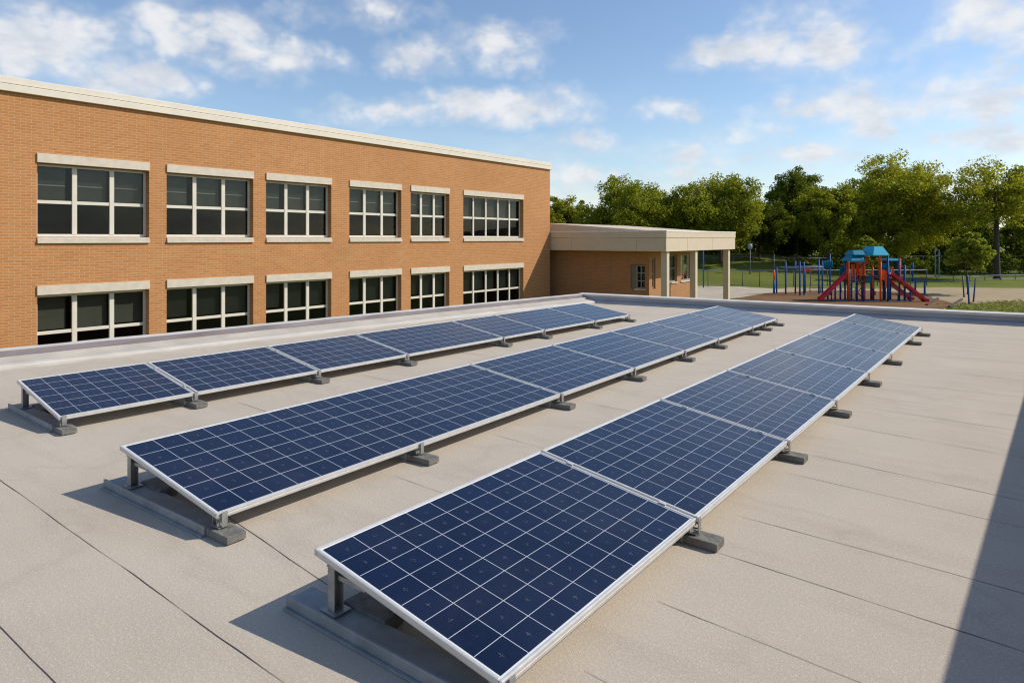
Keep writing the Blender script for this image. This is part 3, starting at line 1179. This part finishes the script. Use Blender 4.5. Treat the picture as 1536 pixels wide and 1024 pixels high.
# orange uprights: zoom x, top y, bottom y, local depth
for x, yt, yb, dy in [(540, 272, 640, -.9), (685, 215, 640, .2), (745, 205, 470, .9), (788, 220, 640, 1.0), (830, 215, 648, -1.0), (612, 290, 500, .5), (915, 212, 470, .4), (1000, 335, 640, .9), (1042, 245, 480, -.6), (652, 300, 640, 1.0), (720, 290, 640, -.4), (858, 330, 645, .5), (940, 300, 560, -.5), (595, 300, 470, -.5), (770, 300, 520, -.8), (885, 340, 620, -.2)]:
    post(play, pxm(x), dy, max(0, pzm(yb)) if yb >= 630 else pzm(yb), pzm(yt), .065, M_ORANGE)
for x, yt, yb, dy in [(545, 380, 640, -.85), (580, 285, 640, .3), (610, 440, 640, -.2), (690, 470, 640, -.7), (716, 440, 640, .6), (765, 225, 640, .4), (805, 400, 640, -.4), (905, 220, 640, -.9), (940, 460, 640, .2), (985, 250, 640, .6), (1020, 260, 655, -.8), (1055, 590, 655, -.2), (455, 480, 630, -.2), (415, 540, 630, .3), (560, 400, 640, .7), (635, 420, 640, -.6), (665, 440, 645, .8), (742, 380, 640, .0), (785, 420, 640, .8), (850, 400, 650, .6), (880, 420, 645, .9), (925, 330, 640, -.7), (965, 330, 640, -.1), (1008, 350, 650, .2), (1040, 300, 655, .9)]:
    post(play, pxm(x), dy, 0, pzm(yt), .062, M_BLUE)
# decks
for x0, x1, z, d0, d1 in [(530, 690, 1.55, -.9, .5), (690, 850, 1.9, -1.0, 1.0), (850, 1045, 1.7, -.9, .9)]:
    mb = MB()
    mb.box((pxm(x0), d0, z - .06), (pxm(x1) - .01, d1, z), None, .015)
    mb.box((pxm(x0) + .03, d0 + .03, z - .14), (pxm(x1) - .04, d1 - .03, z - .061))
    mb.build('deck', M_DECK, play)


def roof_shape(x0, x1, xt0, xt1, z0, z1, d0, d1, mat, name='roof', lip=.06):
    """hipped cap: wide at z0, narrower at z1, with a rolled lip"""
    mb = MB()
    b = [(x0, d0), (x1, d0), (x1, d1), (x0, d1)]
    k = .25
    t = [(xt0, d0 + (d1 - d0) * k), (xt1, d0 + (d1 - d0) * k), (xt1, d1 - (d1 - d0) * k), (xt0, d1 - (d1 - d0) * k)]
    lo = [mb.bm.verts.new((*p, z0)) for p in b]
    l2 = [mb.bm.verts.new((*p, z0 + lip)) for p in b]
    hi = [mb.bm.verts.new((*p, z1)) for p in t]
    for i in range(4):
        j = (i + 1) % 4
        mb.bm.faces.new((lo[i], lo[j], l2[j], l2[i]))
        mb.bm.faces.new((l2[i], l2[j], hi[j], hi[i]))
    mb.bm.faces.new(hi)
    mb.bm.faces.new(lo[::-1])
    bmesh.ops.bevel(mb.bm, geom=list(mb.bm.edges), offset=.018, segments=2, affect='EDGES')
    return mb.build(name, mat, play)


roof_shape(pxm(555), pxm(690), pxm(590), pxm(690), pzm(268), pzm(215), -1.0, .7, M_TEALD)
roof_shape(pxm(592), pxm(705), pxm(605), pxm(700), pzm(213), pzm(166), -.8, .6, M_TEALD)
r = roof_shape(pxm(752), pxm(908), pxm(800), pxm(882), pzm(216), pzm(128), -1.1, 1.1, M_TEAL)
r['label'] = 'bright teal taller roof cap'
roof_shape(pxm(712), pxm(750), pxm(716), pxm(748), pzm(205), pzm(166), .0, 1.0, M_TEALD)
roof_shape(pxm(930), pxm(1050), pxm(955), pxm(1040), pzm(268), pzm(243), -.7, .9, M_TEALD)


def slide(x0, z0, x1, z1, y, w, mat):
    """a bedded chute with raised side walls that flattens at the foot"""
    mb = MB()
    n = 12
    s = 1 if x1 > x0 else -1
    pts = []
    for i in range(n + 1):
        t = i / n
        x = x0 + (x1 - x0) * t
        zz = z0 + (z1 - z0) * min(1, (t * 1.06) ** 1.03)
        if t > .9:
            zz = z1 + (z0 - z1) * .02 * (1 - t) / .1
        pts.append((x, max(z1, zz)))
    prof = [(-w, .19), (-w - .05, .19), (-w - .05, -.04), (w + .05, -.04), (w + .05, .19), (w, .19), (w * .8, .03), (0, 0), (-w * .8, .03)]
    rings = [[mb.bm.verts.new((x, y + a, z + b)) for a, b in prof] for x, z in pts]
    for a, b in zip(rings, rings[1:]):
        for k in range(len(prof)):
            j = (k + 1) % len(prof)
            f = mb.bm.faces.new((a[k], a[j], b[j], b[k]))
            f.smooth = k in (6, 7, 5, 8)
    mb.bm.faces.new(rings[0][::-1])
    mb.bm.faces.new(rings[-1])
    o = mb.build('slide', mat, play)
    # hood and support leg
    mb = MB()
    xm, zm_ = x0 + (x1 - x0) * .55, z0 + (z1 - z0) * .55
    mb.tube([(xm, y, 0), (xm, y, zm_ - .05)], .05, 8)
    mb.build('slide_leg', M_BLUE, o)
    return o


slide(pxm(545), pzm(395), pxm(285), .12, -.5, .24, M_RED)
slide(pxm(915), pzm(385), pxm(1262), .05, -1.0, .24, M_RED)
slide(pxm(945), pzm(440), pxm(1225), .05, .3, .22, M_RED)
# guard panels and climbers
for x0, x1, y0, y1, dy in [(690, 740, 230, 300, .3), (845, 875, 345, 440, -.95), (880, 898, 360, 515, -.9), (640, 668, 300, 465, .2), (935, 960, 345, 430, -.3), (990, 1010, 335, 430, .3), (595, 620, 290, 400, .6), (672, 690, 330, 420, -.5), (700, 715, 300, 460, -.6), (720, 738, 330, 470, .1), (770, 800, 300, 420, .7), (815, 845, 230, 300, .9), (900, 925, 260, 400, .2), (860, 890, 560, 600, .5), (1022, 1036, 330, 470, .2)]:
    mb = MB()
    mb.box((pxm(x0), dy, pzm(y1)), (pxm(x1), dy + .05, pzm(y0)), None, .02)
    mb.build('guard_panel', M_ORANGE, play)
for x0, x1, y0, y1, dy in [(840, 905, 290, 335, -.85), (945, 1020, 300, 360, .5), (430, 520, 270, 340, 1.2), (560, 640, 330, 430, .8), (700, 760, 400, 470, -.9), (880, 940, 360, 450, .8)]:
    mb = MB()
    mb.box((pxm(x0), dy, pzm(y1)), (pxm(x1), dy + .04, pzm(y0)), None, .015)
    for k in range(5):
        x = pxm(x0) + (pxm(x1) - pxm(x0)) * (k + .5) / 5
        mb.tube([(x, dy - .03, pzm(y1)), (x, dy - .03, pzm(y0))], .014, 6)
    mb.build('guard_panel', M_TEALD, play)
# twisted orange climber and ladder
for ph in (0, 1.9):
    mb = MB()
    mb.tube([(pxm(700) + .22 * math.cos(ph + k * .55), .1 + .22 * math.sin(ph + k * .55), .2 + k * .135) for k in range(16)], .04, 8)
    mb.build('spiral_climber', M_ORANGE, play)
mb = MB()
for x in (545, 592):
    mb.tube([(pxm(x), -1.0, 0), (pxm(x), -1.0, 2.4)], .028, 8)
for k in range(7):
    mb.tube([(pxm(545), -1.0, .3 + k * .27), (pxm(592), -1.0, .3 + k * .27)], .018, 6)
mb.build('ladder', M_PALE, play)
mb = MB()
mb.tube([(pxm(535), -.9, pzm(273)), (pxm(690), -.9, pzm(276))], .03, 8)
mb.tube([(pxm(690), -.9, pzm(213)), (pxm(755), -.9, pzm(214))], .025, 8)
mb.tube([(pxm(330), -.3, .03), (pxm(1130), -.9, .03)], .05, 6)
mb.build('rail', M_PALE, play)

# overhead climbing frame left of the play structure
cf_o = at(1214, 55, GZ)
cf = thing('climbing_frame', cf_o, YAW, 'blue post overhead climbing frame left of the red slide', 'playground')


def cxm(px, d=55):
    return (px - 1214) / FPX * d


def gzm(py, d=55):
    return (HZ - py) / FPX * d + EYE - GZ


for px, yt, dy in [(1183, 393, .6), (1193.5, 392, -.8), (1200, 392, .9), (1203.5, 393, -.3), (1175, 402, 1.4), (1235, 390, .8), (1241.5, 381, -.4), (1247, 392, 1.6), (1222, 404, 1.8)]:
    post(cf, cxm(px), dy, 0, gzm(yt), .065, M_BLUE)
mb = MB()
for dy in (-.8, .9):
    mb.tube([(cxm(1176), dy, gzm(401)), (cxm(1240), dy, gzm(400))], .028, 8)
for k in range(10):
    x = cxm(1177) + (cxm(1239) - cxm(1177)) * k / 9
    mb.tube([(x, -.8, gzm(401)), (x, .9, gzm(401))], .02, 6)
mb.build('overhead_ladder', M_PALE, cf)
mb = MB()
mb.tube([(cxm(1180), .3, gzm(387)), (cxm(1242), .3, gzm(387))], .022, 6)
mb.tube([(cxm(1184), .3, gzm(405.5)), (cxm(1214), .3, gzm(404)), (cxm(1240), .3, gzm(404))], .03, 6)
mb.build('top_bar', M_POLE, cf)
mb = MB()
mb.box((cxm(1217), 1.75, gzm(409)), (cxm(1231), 1.82, gzm(404)), None, .02)
mb.build('sign_panel', M_ORANGE, cf)

# activity post with coloured beads
ap = thing('activity_post', at(1161, 56, GZ), YAW, 'tall thin pole with orange and blue sleeves beside the concrete pad', 'playground')
mb = MB()
mb.tube([(0, 0, 0), (0, 0, gzm(381, 56))], .03, 8)
mb.build('pole', M_POLE, ap)
mb = MB()
mb.tube([(.0, 0, gzm(420, 56)), (0, 0, gzm(405, 56))], .075, 10)
mb.build('sleeve', M_ORANGE, ap)
mb = MB()
mb.tube([(0, 0, .05), (0, 0, gzm(421, 56))], .08, 10)
mb.build('sleeve', M_BLUE, ap)

# blue pole seen through the canopy columns
o = MB().tube([(0, 0, 0), (0, 0, 3.45)], .055, 10).tube([(0, 0, 3.45), (0, 0, 3.5)], [.06, .02], 10).build('blue_pole', M_BLUE)
o.location = at(1055, 63, GZ)
tag(o, 'slim blue pole standing between the canopy columns', 'pole')

# globe lamp post
lp = thing('lamp_post', at(1125, 76, GZ + .35), YAW, 'dark lamp post with bulb head right of the canopy', 'lamp post')
mb = MB()
mb.tube([(0, 0, 0), (0, 0, .5), (0, 0, 3.0)], [.10, .07, .05], 10)
mb.build('pole', M_POLE, lp)
mb = MB()
mb.tube([(0, 0, 3.0), (0, 0, 3.12), (0, 0, 3.4), (0, 0, 3.6), (0, 0, 3.7)], [.06, .22, .27, .2, .03], 12)
mb.tube([(0, 0, 3.6), (.18, 0, 3.68), (.32, 0, 3.62)], .035, 8)
mb.build('lamp_head', M_PALE, lp)

# two slim poles at the wood's edge
for k, (px, yt, lab) in enumerate([(1403, 370, 'taller of two slim grey poles at the wood edge right of the slide'), (1408.6, 375, 'shorter of two slim grey poles at the wood edge right of the slide')]):
    d = 80
    t = thing('utility_pole', at(px, d, GZ), YAW, lab, 'pole', 'slim poles at the wood edge')
    mb = MB()
    mb.tube([(0, 0, 0), (0, 0, gzm(yt, d))], [.075, .06], 8)
    mb.build('pole', M_PALE, t)
    mb = MB()
    mb.box((-.12, -.05, gzm(yt + 7, d)), (.12, .05, gzm(yt + 4, d)), None, .01)
    mb.build('bracket', M_PALE, t)

# low posts and rails on the right
for px, yt, yb, lab in [(1369, 394, 423, 'tall blue post right of the play structure'), (1357, 398, 452, 'blue post just beyond the right slide'), (1372.5, 418, 441, 'low leaning blue post left of its straight twin'), (1387, 421, 441, 'low straight blue post by the worn soil')]:
    d = FPX * (EYE - GZ) / (yb - HZ)
    o = MB().tube([(0, 0, 0), (.06 if px == 1372.5 else 0, 0, (yb - yt) / FPX * d)], .075, 10).tube([(.06 if px == 1372.5 else 0, 0, (yb - yt) / FPX * d), (.06 if px == 1372.5 else 0, 0, (yb - yt) / FPX * d + .04)], [.08, .03], 10).build('marker_post', M_BLUE)
    o.location = at(px, d, GZ)
    o.rotation_euler = (0, 0, YAW)
    tag(o, lab, 'post', 'blue posts right of the play structure')


def fence(name, pA, pB, h, n, label, mesh=True, rail=M_PALE):
    t = thing(name, pA, math.atan2(pB.y - pA.y, pB.x - pA.x), label, 'fence')
    L = (pB - pA).length
    mb = MB()
    mb.tube([(0, 0, h), (L, 0, h)], .032, 8)
    mb.tube([(0, 0, .12), (L, 0, .12)], .02, 6)
    mb.build('rail', rail, t)
    pp = None
    for k in range(n + 1):
        if pp is None:
            mb = MB()
            mb.tube([(0, 0, 0), (0, 0, h + .06)], .038, 8)
            mb.tube([(0, 0, h + .06), (0, 0, h + .1)], [.045, .02], 8)
            pp = mb.build('post', M_WIRE, t)
        else:
            c = part(pp, parent=t)
            c.location = (L * k / n, 0, 0)
    if mesh:
        mb = MB()
        s = .16
        k = -h
        while k < L:
            a0, a1 = max(0, k), min(L, k + h)
            mb.tube([(a0, 0, .12 + (a0 - k) * (h - .12) / h), (a1, 0, .12 + (a1 - k) * (h - .12) / h)], .004, 3, False)
            mb.tube([(a0, 0, h - (a0 - k) * (h - .12) / h), (a1, 0, h - (a1 - k) * (h - .12) / h)], .004, 3, False)
            k += s
        mb.build('wire_mesh', M_WIRE, t)
    return t


fence('chain_link_fence', at(1036, 64, GZ), at(1390, 66, GZ), 1.55, 14, 'long chain link fence with pale top rail behind the playground')
fence('chain_link_fence', at(1040, 84, GZ + 1.0), at(1545, 90, GZ + .1), 1.3, 18, 'far dark wire fence along the foot of the trees', False, M_WIRE)
fence('low_rail', at(1355, 70, GZ), at(1545, 76, GZ), .55, 8, 'low grey rail across the grass right of the playground', False)
fence('low_rail', at(1215, 57.5, GZ), at(1262, 57.5, GZ), .42, 3, 'short low rail behind the left slide', False)

# edging timbers on the soil
for (a, b, lab) in [((1390, 458.5), (1407, 448.5), 'dark edging timber nearest the foot of the right slide'), ((1424, 461.5), (1443, 450), 'dark edging timber beside the sapling with blue stakes')]:
    A_, B_ = gp(*a, GZ), gp(*b, GZ)
    L = (B_ - A_).length
    mb = MB()
    mb.box((0, -.07, .0), (L, .07, .13), None, .02)
    o = mb.build('edging_timber', M_TIMBER)
    o.location = A_
    o.rotation_euler = (0, 0, math.atan2(B_.y - A_.y, B_.x - A_.x))
    tag(o, lab, 'timber', 'timbers on the playground soil')


# ------------------------------------------------------------------ trees
def leaves_mesh(name, centers, rad, per, size, rng, mat, parent=None, flat=.75):
    """leaf clumps: small folded quads scattered around each centre"""
    n = len(centers) * per
    C = np.repeat(np.asarray(centers, float), per, 0)
    Rr = np.repeat(np.asarray(rad, float), per)
    d = rng.normal(size=(n, 3))
    d /= np.linalg.norm(d, axis=1)[:, None]
    rr = rng.random(n) ** .45
    off = d * (rr * Rr)[:, None]
    off[:, 2] *= flat
    P = C + off
    nrm = d * .8 + rng.normal(size=(n, 3)) * .7 + np.array([0, 0, .35])
    nrm /= np.linalg.norm(nrm, axis=1)[:, None]
    t = np.cross(nrm, rng.normal(size=(n, 3)))
    t /= np.linalg.norm(t, axis=1)[:, None]
    b = np.cross(nrm, t)
    s = size * (.55 + .9 * rng.random(n))
    asp = .5 + .35 * rng.random(n)
    V = np.empty((n, 4, 3))
    V[:, 0] = P - t * s[:, None] * .5
    V[:, 1] = P + b * (s * asp)[:, None] * .5 + nrm * (s * .08)[:, None]
    V[:, 2] = P + t * s[:, None] * .5
    V[:, 3] = P - b * (s * asp)[:, None] * .5 + nrm * (s * .08)[:, None]
    me = bpy.data.meshes.new(name)
    me.vertices.add(n * 4)
    me.vertices.foreach_set('co', V.reshape(-1).astype(np.float32))
    me.loops.add(n * 4)
    me.loops.foreach_set('vertex_index', np.arange(n * 4, dtype=np.int32))
    me.polygons.add(n)
    me.polygons.foreach_set('loop_start', np.arange(n, dtype=np.int32) * 4)
    me.polygons.foreach_set('loop_total', np.full(n, 4, dtype=np.int32))
    at_ = me.attributes.new('tint', 'FLOAT', 'FACE')
    tc = np.repeat(rng.random(len(centers)), per)
    at_.data.foreach_set('value', np.clip(.55 * tc + .45 * rng.random(n), 0, 1).astype(np.float32))
    me.update(calc_edges=True)
    me.materials.append(mat)
    o = bpy.data.objects.new(name, me)
    COL.objects.link(o)
    if parent is not None:
        o.parent = parent
    return o


def make_tree(px, d, H, W, cb, seed, mat, label, name='broadleaf_tree', gz=0.0, clumps=150, per=80, leaf=.255, group=None, trunk_r=.26, lobes=9, fill=1.75, cat='tree'):
    rng = np.random.default_rng(seed)
    rnd = random.Random(seed)
    root = thing(name, at(px, d, GZ + gz), rnd.uniform(0, 6), label, cat, group)
    rx, rz = W / 2, (H - cb) / 2
    cz = cb + rz
    # lobes make the outline uneven
    lb = []
    for k in range(lobes):
        a = k * 2.4 + rnd.uniform(-.5, .5)
        e = math.asin(max(-1, min(1, -0.9 + 1.85 * (k + .5) / lobes + rnd.uniform(-.12, .12))))
        rr = .56 + rnd.uniform(-.08, .10)
        c = np.array([math.cos(a) * math.cos(e) * rx * rr, math.sin(a) * math.cos(e) * rx * rr, cz + math.sin(e) * rz * rr])
        lb.append((c, np.array([rx, rx, rz]) * rnd.uniform(.34, .48)))
    lb.append((np.array([0, 0, cz + .1 * rz]), np.array([rx, rx, rz]) * .55))
    cs, rs = [], []
    clumps = int(clumps * fill)
    for k in range(clumps):
        c, s = lb[int(rng.integers(len(lb)))]
        v = rng.normal(size=3)
        v /= np.linalg.norm(v)
        q = c + v * s * (.45 + .62 * rng.random() ** .6)
        if q[2] < cb * .75:
            q[2] = cb * .75 + rng.random() * .6
        cs.append(q)
        rs.append(min(W, H) * (.05 + .06 * rng.random()))
    leaves_mesh('crown', cs, rs, int(per * 1.35), leaf, rng, mat, root)
    # trunk, limbs and twigs
    mb = MB()
    lean = Vector((rnd.uniform(-.3, .3), rnd.uniform(-.3, .3), 0))
    fork = cb + (H - cb) * .28
    mb.tube([(0, 0, -.1), (0, 0, .35), tuple(lean * .3 + Vector((0, 0, cb * .6))), tuple(lean * .6 + Vector((0, 0, fork)))], [trunk_r * 1.45, trunk_r, trunk_r * .85, trunk_r * .68], 9)
    base = lean * .6 + Vector((0, 0, fork - .15))
    for c, s in lb:
        e = Vector(c)
        m1 = base.lerp(e, .45) + Vector((rnd.uniform(-.3, .3), rnd.uniform(-.3, .3), .25 * rz * .3))
        mb.tube([tuple(base), tuple(m1), tuple(e)], [trunk_r * .5, trunk_r * .3, trunk_r * .1], 6)
        for q in range(4):
            g = e + Vector((rnd.uniform(-1, 1) * s[0], rnd.uniform(-1, 1) * s[1], rnd.uniform(-.2, 1) * s[2])) * .95
            mb.tube([tuple(m1.lerp(e, .3 + .2 * q)), tuple(m1.lerp(e, .6).lerp(g, .5) + Vector((0, 0, .1))), tuple(g)], [trunk_r * .16, trunk_r * .1, trunk_r * .03], 5)
    mb.build('trunk', M_BARK, root)
    return root


def tree_top(px, py, d, gz=0):
    return zof(py, d) - GZ - gz


G1 = 'trees along the wood edge'
make_tree(842, 92, tree_top(0, 287, 92, 1), 8.0, 1.0, 11, M_LEAF[1], 'small yellow green tree just past the corner of the brick building', gz=1, clumps=130, per=75, group=G1)
make_tree(946, 86, tree_top(0, 258, 86, 1.2), 13.5, 1.0, 12, M_LEAF[0], 'broad olive green tree above the left half of the canopy', gz=1.2, clumps=230, per=80, group=G1)
make_tree(1018, 92, tree_top(0, 285, 92, 1.5), 9.0, 2.0, 21, M_LEAF[1], 'shorter lighter tree between the two broad trees behind the canopy', gz=1.5, clumps=120, per=75, group=G1)
make_tree(1082, 84, tree_top(0, 249, 84, 1.2), 12.5, 1.0, 13, M_LEAF[0], 'tall olive tree with an airy top behind the canopy columns', gz=1.2, clumps=215, per=80, group=G1)
make_tree(1195, 96, tree_top(0, 243, 96, .5), 11.5, 1.0, 14, M_LEAF[2], 'darkest deep green tree left of the play structure', gz=.5, clumps=220, per=85, group=G1)
make_tree(1240, 82, tree_top(0, 272, 82), 9.5, 1.8, 15, M_LEAF[0], 'rounded mid green tree directly left behind the teal roofs', clumps=170, per=80, group=G1)
make_tree(1345, 84, tree_top(0, 226, 84), 14.2, 1.0, 16, M_LEAF[1], 'largest bright yellow green tree behind the right slide', clumps=290, per=85, group=G1, trunk_r=.34, lobes=12)
make_tree(1418, 94, tree_top(0, 300, 94), 8.0, 1.6, 22, M_LEAF[0], 'low bushy tree filling the gap behind the sapling', clumps=120, per=80, group=G1)
make_tree(1496, 76, tree_top(0, 228, 76), 12.0, 4.6, 17, M_LEAF[1], 'open crowned tree with a bare dark trunk at the right edge', clumps=190, per=60, group=G1, trunk_r=.34, lobes=11, fill=1.15)
make_tree(1580, 88, tree_top(0, 238, 88), 12.0, 3.0, 18, M_LEAF[0], 'olive tree cut off by the right frame edge behind the open crowned tree', clumps=200, per=80, group=G1)
make_tree(1300, 72, tree_top(0, 350, 72), 3.2, .6, 19, M_LEAF[3], 'small pale green bushy tree right behind the teal roofs', clumps=50, per=70, leaf=.22, trunk_r=.09, group='young trees round the playground')
make_tree(1452, 55.5, tree_top(0, 348, 55.5), 3.6, 1.7, 20, M_LEAF[3], 'young pale sapling with thin stem between blue stakes', name='sapling', clumps=80, per=75, leaf=.20, trunk_r=.07, group='young trees round the playground')
make_tree(1140, 90, tree_top(0, 300, 90, .8), 9.0, 1.5, 23, M_LEAF[2], 'low dark tree between the airy topped tree and the darkest tree', gz=.8, clumps=130, per=80, group=G1)
make_tree(1290, 98, tree_top(0, 258, 98), 9.5, 2, 24, M_LEAF[2], 'deep green tree half hidden behind the largest yellow green tree', clumps=150, per=80, group=G1)

# blue stakes holding the sapling
for px, yb, yt, lean, lab in [(1446, 446, 414, -.10, 'dark leaning stake left of the sapling stem'), (1453.5, 456, 415, -.08, 'blue stake in front of the sapling nearest the roof'), (1460, 453, 418, .16, 'blue stake right of the sapling stem')]:
    d = FPX * (EYE - GZ) / (yb - HZ)
    h = (yb - yt) / FPX * d
    o = MB().tube([(0, 0, 0), (lean * .5, 0, h * .5), (lean, 0, h)], [.055, .05, .045], 8).tube([(lean, 0, h), (lean, 0, h + .03)], [.045, .02], 8).build('tree_stake', M_BLUE if px > 1450 else M_POLE)
    o.location = at(px, d, GZ)
    o.rotation_euler = (0, 0, YAW)
    tag(o, lab, 'stake', 'stakes round the sapling')

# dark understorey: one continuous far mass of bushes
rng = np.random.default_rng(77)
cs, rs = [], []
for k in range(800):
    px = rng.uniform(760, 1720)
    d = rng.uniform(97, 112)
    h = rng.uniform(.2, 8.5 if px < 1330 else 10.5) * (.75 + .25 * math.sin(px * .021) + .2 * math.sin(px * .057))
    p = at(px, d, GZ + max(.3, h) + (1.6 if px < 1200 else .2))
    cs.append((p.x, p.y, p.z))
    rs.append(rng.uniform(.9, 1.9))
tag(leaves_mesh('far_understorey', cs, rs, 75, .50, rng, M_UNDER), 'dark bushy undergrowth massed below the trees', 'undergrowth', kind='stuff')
cs, rs = [], []
for k in range(190):
    px = rng.uniform(1180, 1700)
    d = rng.uniform(86, 94)
    p = at(px, d, GZ + rng.uniform(.2, 2.0))
    cs.append((p.x, p.y, p.z))
    rs.append(rng.uniform(.6, 1.1))
tag(leaves_mesh('hedge_growth', cs, rs, 60, .34, rng, M_LEAF[2]), 'low scrubby green growth along the edge of the grass', 'undergrowth', kind='stuff')
# grass tufts in the nearest patch of lawn and along the soil edge
cs, rs = [], []
for k in range(1500):
    px = rng.uniform(1405, 1620)
    py = rng.uniform(449, 478)
    if py < 449 + (1530 - px) * .055 and px < 1530:
        continue
    p = gp(px, py, GZ)
    cs.append((p.x, p.y, p.z + .015))
    rs.append(.10)
tag(leaves_mesh('grass_tufts', cs, rs, 10, .07, rng, M_TUFT, flat=.3), 'rough longer grass beside the worn soil', 'grass', kind='stuff')
